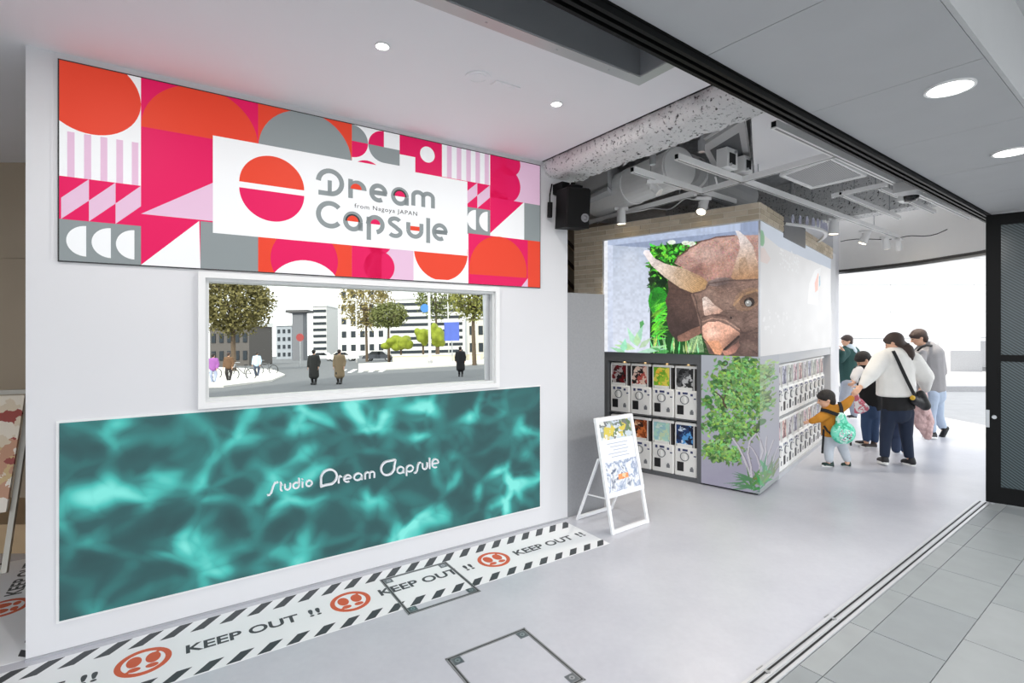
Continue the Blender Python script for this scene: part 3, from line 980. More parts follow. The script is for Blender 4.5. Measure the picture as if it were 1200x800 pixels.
for p_, c_ in ((.0, (50, 82, 85)), (.22, (54, 98, 100)), (.45, (62, 136, 134)), (.72, (80, 194, 186)), (1.0, (132, 234, 224))):
    if p_ in (0.0, 1.0): e = els[0 if p_ == 0 else -1]
    else: e = els.new(p_)
    e.position = p_; e.color = lin(c_)
nt.links.new(tot, rp.inputs[0])
mb_ = nt.nodes.new('ShaderNodeMix'); mb_.data_type = 'RGBA'; mb_.blend_type = 'MULTIPLY'; mb_.inputs[0].default_value = 1; mb_.inputs[7].default_value = (.30, .30, .30, 1)
nt.links.new(rp.outputs[0], mb_.inputs[6]); nt.links.new(mb_.outputs[2], b.inputs['Base Color'])
b.inputs['Roughness'].default_value = .5; b.inputs['Specular IOR Level'].default_value = .25
nt.links.new(rp.outputs[0], b.inputs['Emission Color']); b.inputs['Emission Strength'].default_value = .70

lo = thing('water_display', 'lower wide LED display showing rippling teal water', 'display', WF)
obj('border', MB().box(L0 - .012, L1 + .012, -.008, 0, .148, 1.148), M_whitemetal, lo)
obj('screen', MB().box(L0, L1, -.012, -.008, .16, 1.137), tm, lo, label='teal water picture')
# raised pale lettering
M_letter = mat('pale_aluminium_letter', (226, 228, 232), .35, metal=.0, var=.02)
sign = thing('studio_lettering', 'raised pale letters reading Studio Dream Capsule on the teal display', 'lettering', WF)
LD = -.03
def raised(quads):
    mb = MB()
    for q in quads: mb.prism([(p[0], -.012, p[1]) for p in q], (0, LD + .012, 0))
    obj('letter', mb, M_letter, sign)
def rg(ch, x0, x1, z0, z1, wd=.0095):
    pts = GL[ch]; xs = [p[0] for st in pts for p in st]; wx = max(xs) - min(xs)
    sx = (x1 - x0 - wd) / wx if wx > 0 else 1; sz = z1 - z0 - wd; q = []
    for st in pts: q += ribbon([(x0 + wd / 2 + (p[0] - min(xs)) * sx, z0 + wd / 2 + p[1] * sz) for p in st], wd)
    raised(q)
zb, zx = .628, .672
raised(ribbon([(1.058, .618), (1.070, .618), (1.080, .63), (1.090, .665), (1.100, .684), (1.118, .686)], .0095))
rg('t', 1.122, 1.146, zb, zx); rg('u', 1.150, 1.190, zb, zx); rg('d', 1.196, 1.240, zb, zx); rg('i', 1.250, 1.2595, zb, zx); rg('o', 1.272, 1.315, zb, zx)
raised(ribbon([(1.365, .617), (1.365, .675)] + arc(1.413, .668, .048, 180, -70, 22) + [(1.39, .622), (1.36, .617)], .0115))
rg('r', 1.468, 1.496, .618, .668); rg('e', 1.502, 1.556, .616, .668); rg('a', 1.566, 1.626, .616, .668); rg('m', 1.638, 1.709, .616, .666)
raised(ribbon([(1.851, .718), (1.80, .714)] + arc(1.797, .668, .046, 95, 370, 24) + [(1.851, .718)], .0115))
rg('a', 1.858, 1.914, .616, .668); rg('p', 1.925, 1.982, .616, .668)
raised(ribbon([(1.986, .606), (1.998, .606), (2.008, .62), (2.014, .655), (2.022, .670), (2.036, .672)], .0095))
rg('u', 2.043, 2.088, .616, .668); rg('l', 2.097, 2.107, .616, .672); rg('e', 2.116, 2.174, .616, .684)

# ================================================================== FLOOR MARKINGS
M_tape = mat('white_floor_film', (234, 235, 237), .5, var=.03, scale=6)
M_tapedark = mat('charcoal_print', (62, 66, 70), .55, var=.1)
M_taperust = mat('orange_print', (205, 92, 58), .55, var=.06)
zf = .0012
def keepout(name, label, fr, x0, x1, n0, n1, circles, flip=1):
    """strip lying along local x; n grows away from the wall (local -y)"""
    t = thing(name, label, 'floor marking', fr)
    obj('film', MB().box(x0, x1, -n1, -n0, 0, zf), M_tape, t)
    d = MB(); i = math.floor((x0 - .2) / .133)
    while i * .133 < x1 + .1:
        a = 1.732 - .133 * 13 + i * .133
        for (p0, p1) in ((n0 + .105, n0 + .004), (n1 - .006, n1 - .08)):
            lean = .088 if p0 - p1 > .09 else .07
            pts = [(a, p0), (a + .062, p0), (a + .062 + lean, p1), (a + lean, p1)]
            pts = clip(pts, x0, x1, -9, 9)
            if len(pts) >= 3: obj('stripe', MB().prism([(x, -n, zf) for x, n in pts], (0, 0, .0004)), M_tapedark, t)
        i += 1
    for c in circles:
        cn = (n0 + n1) / 2 + .005
        if c - .114 > x0 and c + .114 < x1 + .001:
            m = MB()
            m.ring((c, -cn, zf), (0, 0, 1), .088, .114, .0006, 36)
            for sgn, dx in ((-1, -.038), (1, .038)):
                sh = arc(c + dx, -cn + .018, .031, 0, 360, 18, .046)[:-1]
                m.prism([(x, y, zf) for x, y in sh], (0, 0, .0006))
                sh = arc(c + dx * .92, -cn - .050, .026, 0, 360, 14, .018)[:-1]
                m.prism([(x, y, zf) for x, y in sh], (0, 0, .0006))
            for q in ribbon([(c - .070, -cn - .066), (c - .052, -cn - .054)], .016) + ribbon([(c + .066, -cn + .070), (c + .052, -cn + .058)], .016):
                m.prism([(x, y, zf) for x, y in q], (0, 0, .0007))
            obj('footprint_sign', m, M_taperust, t, label='orange no-standing footprint roundel')
        for body, a, bb in (('KEEP OUT', .172, .70), ('!!', .755, .818)):
            a += c; bb += c
            if a > x0 - .05 and a < x1:
                tv, tf = fit_text(body, a, bb, -cn - .045, -cn + .035, .026)
                m = MB()
                keep = [f for f in tf if all(x0 <= tv[k][0] <= x1 for k in f)]
                m.add([(x, y, zf + .0005) for x, y in tv], keep)
                obj('lettering', m, M_tapedark, t)
    return t
keepout('floor_tape', 'white keep out floor strip along the foot of the studio wall', WF, -.62, 3.315, .055, .572, [-.517, .473, 1.463, 2.453])
# second strip round the corner in the dim room
c_ = G(3, 713)
SF = Frame(WF.world(-.02, .0)[:2], WF.n)        # runs back along the wall end
cx, cyl_ = SF.loc(c_)
keepout('floor_tape', 'second keep out floor strip running back into the dim room', SF, .02, 1.5, -cyl_ - .26, -cyl_ + .26, [cx - .0])

# ---- floor access covers (steel edged, filled with floor finish)
M_coverfill = MATS['polished_concrete']
def cover(label, x0, x1, n0, n1, film):
    t = thing('floor_hatch', label, 'floor hatch', WF)
    f = MB()
    z = .0024
    for (a, b, c, d) in ((x0, x1, n0, n0 + .008), (x0, x1, n1 - .008, n1), (x0, x0 + .008, n0, n1), (x1 - .008, x1, n0, n1),
                         (x0 + .014, x1 - .014, n0 + .014, n0 + .020), (x0 + .014, x1 - .014, n1 - .02, n1 - .014), (x0 + .014, x0 + .02, n0 + .014, n1 - .014), (x1 - .02, x1 - .014, n0 + .014, n1 - .014)):
        f.box(a, b, -d, -c, 0, z)
    obj('edge_frame', f, mat('hatch_edge', (132, 134, 136), .5, metal=.2), t)
    g = MB()
    for (a, b, c, d) in ((x0 + .008, x1 - .008, n0 + .008, n0 + .014), (x0 + .008, x1 - .008, n1 - .014, n1 - .008), (x0 + .008, x0 + .014, n0 + .008, n1 - .008), (x1 - .014, x1 - .008, n0 + .008, n1 - .008)):
        g.box(a, b, -d, -c, 0, z * .8)
    obj('edge_gap', g, M_dark, t)
    for (a, n) in ((x0 + .02, n0 + .02), (x1 - .07, n0 + .02), (x0 + .02, n1 - .07), (x1 - .07, n1 - .07)):
        p = obj('corner_plate', MB().box(a, a + .05, -n - .05, -n, 0, z * 1.05), mat('cover_plate_steel', (120, 126, 130), .4, metal=.7, var=.15, scale=60), t)
        obj('lift_screw', MB().ring((a + .025, -n - .025, z), (0, 0, 1), .006, .014, .001, 14), M_alu, p)
cover('square steel edged floor hatch crossing the keep out strip', 1.69, 2.16, .165, .645, True)
cover('square steel edged floor hatch in open concrete, nearest the camera', 1.69, 2.16, 1.105, 1.595, False)
# ================================================================== KIOSK
M_kgrey = mat('kiosk_dark_frame', (92, 94, 97), .5, var=.04)
M_kpale = mat('kiosk_pale_frame', (186, 188, 192), .45, var=.03)
M_inner = mat('kiosk_inner_dark', (38, 38, 40), .7)
KX, KY = 3.76, 2.14
kio = thing('capsule_kiosk', 'brick topped kiosk with corner LED screen and rows of capsule machines', 'kiosk', KF)
core = MB()
core.box(.44, KX, .44, KY, 0, 1.34); core.box(.012, KX, .012, KY, 1.34, 2.655); core.box(.014, KX, .014, KY, 2.655, 2.822)
obj('core', core, M_inner, kio)
obj('roof_board', MB().box(.02, KX - .02, .02, KY - .02, 2.822, 2.83), M_kpale, kio)
fr = MB()
fr.box(.005, .45, .57, KY, 1.232, 1.34); fr.box(.005, .45, .568, .612, .02, 1.232); fr.box(.02, .45, .57, KY, .0, .045); fr.box(.005, .45, 1.665, KY, .045, 1.232)
fr.box(.02, .44, .612, 1.665, .636, .645)
obj('machine_frame', fr, M_kgrey, kio)
f2 = MB()
f2.box(.70, 3.56, .005, .45, 1.235, 1.34); f2.box(.70, 3.56, .012, .45, 0, .05); f2.box(.694, .712, .003, .45, .02, 1.235)
f2.box(3.44, 3.56, .14, .45, .05, 1.235); f2.box(.71, 3.5, .03, .44, .636, .645)
obj('machine_frame', f2, M_kpale, kio)
obj('end_pillar', MB().box(3.56, 3.96, 0, .5, 0, 2.655).box(3.70, 3.96, 0, .5, 2.655, 2.76), M_white, kio, label='white end pillar')
obj('corner_pillar', MB().box(.006, .694, .006, .566, .02, 1.338), M_kpale, kio)
obj('plinth', MB().box(.03, .70, .03, .56, 0, .02), M_dark, kio)
obj('reveal_strip', MB().box(-.004, .012, 1.715, 1.735, 1.34, 2.655).box(-.004, .012, 0, 1.735, 2.645, 2.658), M_whitemetal, kio)
obj('screen_edge', MB().box(-.002, .014, -.002, .014, 1.335, 2.655), M_alu, kio)

# bricks
M_brick = [mat('brick_%d' % i, c, .8, var=.12, scale=25, bump=.3, bscale=80) for i, c in enumerate(((212, 197, 175), (201, 186, 163), (220, 206, 186)))]
M_mortar = mat('brick_mortar', (236, 228, 214), .9)
for bb in ((0, .014, 0, KY, 2.658, 2.824), (0, .014, 1.735, KY, 1.35, 2.658), (.014, .86, 0, .014, 2.658, 2.824), (1.86, 3.70, 0, .014, 2.658, 2.824)):
    obj('mortar_bed', MB().box(*bb), M_mortar, kio)
CH = .0555; BL = .225
bcache = {}
def brick(axis, a0, a1, z0, k):
    w_ = round(a1 - a0, 3)
    key = (axis, w_, k)
    if key not in bcache:
        j = .0055
        if axis == 'L': bcache[key] = MB().box(-.008, 0, j, w_ - j, j, CH - j).mesh('brick', M_brick[k])
        else: bcache[key] = MB().box(j, w_ - j, -.008, 0, j, CH - j).mesh('brick', M_brick[k])
    obj('brick', bcache[key], None, kio, loc=(0, a0, z0) if axis == 'L' else (a0, 0, z0))
for row in range(3):
    z = 2.824 - CH * (row + 1)
    for axis, lo_, hi_ in (('L', 0, KY), ('R', 0, .86), ('R', 1.86, 3.70)):
        a = lo_ - (BL / 2 if row % 2 else 0)
        while a < hi_ - .02:
            b_ = min(a + BL, hi_); a_ = max(a, lo_)
            if b_ - a_ > .03: brick(axis, a_, b_, z, random.randrange(3))
            a += BL
z = 2.658 - CH; row = 1
while z > 1.80:
    a = 1.735 - (BL / 2 if row % 2 else 0)
    while a < KY - .02:
        a_ = max(a, 1.735); b_ = min(a + BL, KY)
        if b_ - a_ > .03: brick('L', a_, b_, z, random.randrange(3))
        a += BL
    z -= CH; row += 1
obj('grey_sign_panel', MB().box(.86, 1.86, -.012, .014, 2.60, 2.84), mat('grey_sign_panel', (128, 128, 130), .5), kio)

# ---- corner screen pictures --------------------------------------------------
# painting space: 1067 x 800 units over the near face
cv = Canvas(1067, 800, (186, 194, 208), 1.0)
cv.poly([(0, 0), (1067, 0), (1067, 800), (0, 800)], (176, 186, 204), 1, (214, 219, 232), ((0, 60), (0, 800)))
cv.poly([(0, 60), (1067, -60), (1067, 10), (330, 108), (95, 92), (60, 110), (0, 110)], (172, 184, 208))
cv.poly([(95, 92), (1067, -20), (1067, 34), (330, 108)], (140, 152, 178))
cv.poly([(0, 66), (64, 60), (66, 800), (0, 800)], (222, 225, 232))
cv.poly([(64, 90), (98, 92), (98, 800), (66, 800)], (198, 206, 224))
jr = np.random.default_rng(3)
cv.poly([(330, 100), (700, 58), (760, 800), (330, 772)], (26, 66, 26))
for _ in range(520):
    x = jr.uniform(325, 680); y = jr.uniform(95, 350)
    g = jr.uniform(60, 240); cv.leaf((x, y), jr.uniform(14, 46), jr.uniform(5, 12), jr.uniform(0, 6.28), (g * jr.uniform(.3, .62), g, g * .3))
for _ in range(40):
    x = jr.uniform(330, 430); y = jr.uniform(250, 350); cv.oval((x, y), 16, 12, (12, 38, 16), .8)
for _ in range(6):
    cv.oval((jr.uniform(460, 700), jr.uniform(70, 120)), 26, 14, (232, 240, 226), .9)
cv.oval((380, 440), 62, 88, (44, 150, 40)); 
for k in range(26):
    a = -1.9 + k * .15; cv.line([(345, 400), (345 + 95 * math.cos(a), 420 + 95 * math.sin(a))], 3, (20, 96, 24), .8)
for k in range(60):
    x0 = 332; y0 = 480 + k * 3.4
    a = jr.uniform(-.9, .5); cv.leaf((x0 + jr.uniform(0, 30), y0), jr.uniform(60, 125), jr.uniform(4, 8), a, (jr.uniform(60, 120), jr.uniform(150, 225), jr.uniform(40, 70)))
cv.poly([(335, 690), (640, 640), (700, 800), (335, 775)], (24, 78, 28), .85)
for k in range(22):
    x0 = jr.uniform(350, 640); cv.leaf((x0, 770), jr.uniform(60, 130), 6, jr.uniform(-1.9, -1.2), (jr.uniform(90, 200), jr.uniform(170, 230), jr.uniform(90, 160)))
for k in range(16):
    x0 = 575 + k * 6; cv.line([(560 + k * 7, 760), (590 + k * 4, 655)], 4, (190, 220, 170), .7)
# horned dinosaur head
cv.poly([(440, 305), (520, 330), (640, 420), (660, 600), (590, 650), (505, 692), (470, 660), (445, 620), (430, 545), (442, 500), (424, 440), (445, 380)], (92, 70, 62), 1, (64, 50, 48), ((560, 320), (470, 660)))
for k in range(9):
    cv.line([(600, 380 + k * 26), (440 + 5 * k, 360 + k * 34)], 5, (60, 46, 44), .35)
cv.poly([(500, 660), (600, 610), (660, 590), (670, 630), (560, 690), (505, 694)], (136, 100, 86))
cv.poly([(482, 205), (500, 165), (560, 130), (575, 108), (650, 66), (740, 42), (860, 30), (1067, 26), (1067, 330), (700, 340), (600, 270)], (186, 152, 142), 1, (158, 122, 112), ((700, 40), (760, 330)))
for k in range(1500):
    x = jr.uniform(490, 1020); y = jr.uniform(40, 320)
    if y > 66 - (x - 650) * .1 and y < 330 and x + y * .35 > 560:
        cv.oval((x, y), jr.uniform(2, 5), jr.uniform(2, 4), (jr.uniform(110, 215), jr.uniform(84, 150), jr.uniform(78, 138)), .5, n=6)
cv.oval((760, 230), 110, 70, (198, 152, 134), .35)
cv.poly([(585, 400), (640, 350), (700, 315), (850, 285), (1067, 300), (1067, 800), (860, 800), (700, 770), (650, 640), (620, 500)], (132, 106, 94), 1, (96, 76, 70), ((760, 300), (900, 780)))
for k in range(900):
    x = jr.uniform(620, 1030); y = jr.uniform(320, 770); v_ = jr.uniform(.72, 1.25)
    if x > 640 + (y - 480) * .1: cv.oval((x, y), jr.uniform(2, 7), jr.uniform(2, 5), (124 * v_, 98 * v_, 88 * v_), .4, n=6)
cv.oval((760, 320), 70, 26, (128, 118, 118), .6, -.2)
# nose bridge, brow, eye
cv.oval((940, 430), 96, 66, (150, 118, 92), .55, -.5); cv.oval((950, 430), 66, 48, (104, 80, 66), .8, -.5)
cv.line([(850, 470), (910, 400), (1000, 372), (1030, 390)], 14, (168, 132, 98), .8)
cv.oval((950, 447), 34, 30, (44, 34, 30)); cv.oval((944, 454), 20, 20, (150, 150, 148)); cv.oval((940, 448), 7, 7, (230, 230, 228))
for k in range(5): cv.line([(900 + 8 * k, 560 + 26 * k), (970, 520 + 30 * k), (1030, 500 + 34 * k)], 5, (82, 64, 58), .6)
cv.line([(650, 545), (700, 520), (800, 535), (880, 600), (910, 640)], 14, (84, 64, 58), .8)
cv.line([(655, 570), (720, 548), (800, 560), (890, 620)], 8, (176, 140, 124), .8)
cv.poly([(652, 600), (690, 572), (760, 568), (830, 596), (892, 640), (880, 672), (786, 744), (770, 776), (730, 768), (690, 700), (655, 660)], (226, 178, 158), 1, (196, 142, 116), ((700, 570), (760, 770)))
cv.poly([(668, 690), (760, 690), (786, 744), (768, 778), (728, 768)], (228, 160, 120), .7)
for k in range(8): cv.line([(690 + 20 * k, 580 + 3 * k), (720 + 16 * k, 690)], 2.5, (180, 134, 116), .4)
cv.poly([(782, 744), (884, 652), (892, 664), (800, 746)], (34, 24, 24))
cv.poly([(776, 752), (806, 748), (886, 690), (890, 720), (860, 764), (800, 784)], (200, 140, 122))
# horns
def horn(out, mid, tipc, basec, d):
    cv.poly(out, tipc, 1, basec, d)
    (x0, y0), (x1, y1) = d
    for k in range(9):
        t = (k - 4) / 4
        ox, oy = -(y1 - y0) * .09 * t, (x1 - x0) * .09 * t
        cv.line([(x0 * .45 + x1 * .55 + ox * .7, y0 * .45 + y1 * .55 + oy * .7), (x1 + ox * 1.3, y1 + oy * 1.3)], 3, (132, 102, 70), .5)
horn([(286, 140), (296, 122), (322, 124), (356, 172), (420, 206), (540, 236), (640, 280), (690, 318), (672, 368), (596, 390), (520, 360), (420, 290), (340, 220)], None, (238, 230, 232), (176, 140, 100), ((300, 130), (640, 350)))
horn([(862, 0), (884, 2), (930, 40), (975, 100), (1004, 210), (1008, 300), (850, 306), (836, 290), (866, 190), (892, 110), (886, 60)], None, (214, 208, 210), (170, 130, 98), ((880, 10), (925, 300)))
cv.poly([(656, 424), (672, 412), (690, 416), (730, 462), (786, 500), (760, 520), (670, 532), (660, 480)], (236, 224, 216), 1, (190, 150, 132), ((670, 415), (740, 520)))
# soft shading and leathery grain on the animal
for (x, y, rx, ry, c_, al) in ((690, 150, 120, 60, (205, 176, 166), .05), (640, 250, 60, 50, (120, 84, 76), .05), (800, 330, 90, 40, (86, 70, 68), .05), (900, 700, 120, 80, (78, 58, 54), .05), (720, 640, 60, 40, (240, 204, 186), .05), (540, 480, 70, 110, (110, 86, 78), .03), (980, 560, 60, 70, (150, 122, 110), .03), (700, 410, 60, 40, (160, 134, 122), .04)):
    for q in range(8): cv.oval((x, y), rx * (1 - q / 9), ry * (1 - q / 9), c_, al * 2.2, n=28)
cv.line([(596, 392), (640, 384), (676, 368), (700, 330), (760, 322), (846, 310), (930, 312), (1010, 304)], 10, (70, 54, 50), .55)
cv.line([(600, 396), (618, 440), (626, 500), (648, 560), (652, 610)], 9, (62, 48, 46), .55)
cv.line([(648, 610), (660, 670), (692, 712), (730, 770)], 7, (70, 50, 46), .6)
cv.line([(676, 536), (720, 524), (770, 522)], 6, (76, 58, 54), .6)
cv.line([(890, 640), (930, 640), (1000, 610), (1030, 600)], 8, (70, 54, 50), .5); cv.line([(884, 700), (930, 720), (1000, 770)], 10, (64, 50, 46), .5)
for (x, y, rx, ry) in ((800, 450, 90, 60), (860, 580, 70, 40), (940, 720, 70, 40), (700, 380, 50, 24)):
    for q in range(8): cv.oval((x, y), rx * (1 - q / 9), ry * (1 - q / 9), (176, 148, 134), .055, n=28)
cv.oval((835, 545), 7, 9, (40, 30, 28), .9)
rim = [(485, 200), (500, 165), (530, 146), (560, 128), (575, 108), (612, 92), (650, 66), (700, 56), (740, 42), (860, 30)]
cv.line(rim, 9, (96, 66, 60), .8)
for k in range(70):
    x = jr.uniform(640, 1010); y = jr.uniform(330, 560); L_ = jr.uniform(18, 50); a = jr.uniform(-.5, .5)
    cv.line([(x, y), (x + L_ * math.cos(a), y + L_ * math.sin(a) + 4)], 2.2, (86, 66, 60), .5)
    cv.line([(x, y + 4), (x + L_ * math.cos(a), y + 4 + L_ * math.sin(a) + 4)], 1.8, (168, 142, 130), .4)
gm_ = (np.clip((cv.xx - 330) / 20, 0, 1) * np.clip((cv.yy - (108 - (cv.xx - 330) * .115)) / 10, 0, 1))[..., None]
for cells, amt in (((170, 226), .10), ((70, 94), .06), ((22, 30), .08)):
    cv.a *= 1 + gm_ * amt * (smooth_noise((cv.h, cv.w), cells, cells[0])[..., None] - .5) * 2
# pale leaves in front
for (x, y, L, wd_, a) in ((240, 720, 130, 20, -2.0), (240, 720, 150, 22, -1.25), (250, 725, 90, 24, -1.6), (230, 735, 120, 14, -2.7), (240, 740, 140, 18, -2.95), (300, 750, 140, 16, -.25), (260, 735, 110, 18, -.7), (160, 760, 90, 24, -1.4), (250, 760, 190, 15, -.12), (180, 765, 110, 14, -2.8)):
    cv.leaf((x, y), L, wd_, a, (jr.uniform(140, 186), jr.uniform(200, 225), jr.uniform(160, 190)), .9)
for (x, y, L, wd_, a) in ((285, 560, 55, 16, 1.9), (400, 748, 70, 10, -2.9), (450, 752, 90, 16, 3.0)):
    cv.leaf((x, y), L, wd_, a, (78, 160, 84), .9)
cv.poly([(0, 770), (1067, 790), (1067, 800), (0, 800)], (60, 62, 60))
cv.noise(.05, (60, 80), 5)
def near_px(y, z):
    p = KF.o + y[:, None] * KF.n[None, :]
    u = CX + F * p[:, 0] / p[:, 1]; v = CY + F * (H - z) / p[:, 1]
    return u, v
def dino_col(S, T):
    u, v = near_px(S * 1.72, 1.34 + T * 1.308)
    return cv.sample((u - 700) * 5.335, (v - 270) * 5.333)
M_screen = painted('corner_screen', 1.16)
picture('screen', kio, M_screen, lambda S, T: (np.full(len(S), -.001), S * 1.72, 1.34 + T * 1.308), 430, 300, dino_col)['label'] = 'near screen face showing a horned dinosaur in jungle'
# street side of the screen: whitish reflected haze painted as its picture
cs = Canvas(300, 200, (206, 206, 206))
cs.poly([(0, 0), (300, 0), (300, 200), (0, 200)], (198, 198, 199), 1, (226, 226, 227), ((0, 40), (200, 160)))
cs.poly([(0, 0), (300, 0), (300, 22), (60, 26), (0, 16)], (186, 194, 206))
cs.poly([(170, 110), (178, 70), (205, 40), (240, 28), (228, 60), (222, 110)], (232, 232, 233)); cs.poly([(205, 66), (222, 44), (226, 44), (222, 78), (208, 84)], (236, 190, 178)); cs.poly([(229, 50), (234, 46), (236, 66), (230, 70)], (150, 190, 206))
for k in range(40):
    cs.oval((jr.uniform(60, 130), jr.uniform(24, 60)), jr.uniform(1, 4), jr.uniform(1, 3), (222, 224, 226), .6, n=8)
for k in range(30):
    cs.oval((jr.uniform(0, 140), jr.uniform(130, 170)), jr.uniform(2, 5), jr.uniform(1, 4), (228, 228, 230), .4, n=8)
cs.oval((4, 24), 8, 12, (110, 160, 120), .8); cs.poly([(0, 40), (10, 36), (30, 50), (20, 60), (0, 60)], (206, 186, 180), .6)
cs.noise(.015, (9, 14), 8)
picture('screen', kio, painted('corner_screen_side', .97), lambda S, T: (S * 3.56, np.full(len(S), -.001), 1.34 + T * 1.308), 300, 200,
        lambda S, T: cs.sample(S * 299, (1 - T) * 199))['label'] = 'street side screen face with painted reflection haze'

# tree print wrapped round the corner pillar; painting space = 305 x 550 units
ct = Canvas(610, 1100, (198, 202, 214), 2.0)
ct.poly([(0, 0), (305, 0), (305, 550), (0, 550)], (204, 210, 220), 1, (186, 184, 204), ((60, 0), (60, 480)))
for _ in range(60):
    ct.oval((jr.uniform(0, 240), jr.uniform(360, 520)), jr.uniform(20, 60), jr.uniform(14, 40), (176, 172, 196), .12)
blobs = [(150, 40, 70, 45), (110, 90, 95, 55), (190, 110, 70, 60), (90, 170, 85, 55), (170, 190, 85, 60), (80, 260, 75, 50), (150, 290, 85, 50), (60, 360, 58, 40), (110, 380, 60, 30), (230, 70, 60, 50), (230, 180, 50, 80)]
for (x, y, rx, ry) in blobs:
    for _ in range(26):
        ct.oval((x + jr.normal(0, rx * .45), y + jr.normal(0, ry * .45)), jr.uniform(8, 22), jr.uniform(7, 16), (56 + jr.uniform(-12, 16), 110 + jr.uniform(-20, 20), 40), .75, jr.uniform(0, 3))
for _ in range(1500):
    x, y, rx, ry = blobs[jr.integers(len(blobs))]
    a = jr.normal(0, .5), jr.normal(0, .5)
    g = jr.uniform(150, 245) - 26 * a[1]
    ct.leaf((x + a[0] * rx, y + a[1] * ry), jr.uniform(10, 26), jr.uniform(3, 6.5), jr.uniform(-.7, 3.8), (g * jr.uniform(.58, .84), g, g * jr.uniform(.40, .66)), .95)
ct.line([(105, 205), (85, 160), (60, 140)], 5, (96, 72, 50)); ct.line([(105, 205), (90, 185), (100, 150)], 4, (86, 64, 46))
def trunk(pts, w0, c=(226, 222, 232)):
    for i in range(len(pts) - 1):
        ct.line(pts[i:i + 2], w0 * (1 - .12 * i), (150, 142, 156)); 
    for i in range(len(pts) - 1):
        ct.line([(p[0] - 1.2, p[1]) for p in pts[i:i + 2]], w0 * (1 - .12 * i) * .7, c)
for pts, w0 in (([(200, 480), (186, 430), (170, 390), (150, 350), (128, 320)], 13), ([(205, 490), (200, 430), (188, 380), (196, 330), (222, 300)], 12), ([(230, 500), (236, 430), (250, 380), (240, 330), (224, 300)], 11),
                ([(255, 500), (262, 420), (285, 360)], 8), ([(236, 430), (224, 390), (206, 360), (190, 345)], 7), ([(262, 420), (258, 370), (262, 330)], 6), ([(270, 500), (290, 430), (304, 400)], 5)):
    trunk(pts, w0)
for _ in range(46):
    a = jr.uniform(-3.1, -.2); ct.leaf((jr.uniform(195, 285), jr.uniform(480, 530)), jr.uniform(40, 100), jr.uniform(3, 6), a, (jr.uniform(50, 140), jr.uniform(130, 190), jr.uniform(60, 110)), .9)
for _ in range(16):
    a = jr.uniform(2.6, 3.6); ct.leaf((jr.uniform(190, 230), jr.uniform(470, 520)), jr.uniform(60, 110), 4, a, (90, 150, 100), .8)
ct.poly([(0, 530), (305, 530), (305, 550), (0, 550)], (110, 150, 110), .3)
def tree_near(S, T):
    u, v = near_px(S * .566, .02 + T * 1.318)
    return ct.sample((u - 640) * 3.334 - 600, (v - 400) * 3.333 - 55 - (u - 822) * .05)
def tree_side_glare(S, T):
    a = ct.sample(240 + S * 64, (1 - T) * 545)
    return a * .72 + np.array((214, 216, 220)) * .28  # glare on this side mixed into the colour as pale grey
M_print_glow = painted('tree_print_glowing', .62)  # print given a glow of its own to look lit
picture('tree_panel', kio, M_print_glow, lambda S, T: (np.full(len(S), .001), S * .566, .02 + T * 1.318), 200, 380, tree_near)['label'] = 'green tree picture on the near side of the corner'
picture('tree_panel', kio, M_print_glow, lambda S, T: (S * .694, np.full(len(S), .001), .02 + T * 1.318), 120, 380, tree_side_glare)['label'] = 'tree picture paled by painted glare, street side of the corner'
# white curved shelf with little acrylic characters above the street side
shelf = thing('curved_sign_strip', 'curved white strip with small pale letter-like shapes above the kiosk side', 'sign', KF)
sm = MB(); pts = []
for k in range(15):
    t = k / 14; pts.append((.85 + 1.75 * t, -.03 - .22 * math.sin(math.pi * t), 2.735 + .03 * t))
for k in range(14):
    a, b_ = Vector(pts[k]), Vector(pts[k + 1]); dn = Vector((0, .035, 0)); up_ = Vector((0, 0, .022))
    sm.add([a, b_, b_ + dn, a + dn, a + up_, b_ + up_, b_ + dn + up_, a + dn + up_], [(0, 3, 2, 1), (4, 5, 6, 7), (0, 1, 5, 4), (2, 3, 7, 6)])
obj('strip', sm, M_whitemetal, shelf)
M_acr = mat('pale_acrylic', (206, 206, 226), .25, var=.03)
for k, kind in enumerate('oonmunonou'):
    c = Vector(pts[1 + k]) + Vector((0, .012, .03)); mb = MB()
    for st in GL[kind if kind in GL else 'o']:
        mb.tube([c + Vector(((p[0] - .5) * .075, 0, p[1] * .085)) for p in st] if kind != 'n' else [c + Vector(((p[0] - .5) * .075, 0, p[1] * .085)) for p in ([(0, 0), (0, .6)] + arc(.5, .6, .5, 180, 0, 8) + [(1, 0)])], .007, 6)
    obj('character', mb, M_acr, shelf)

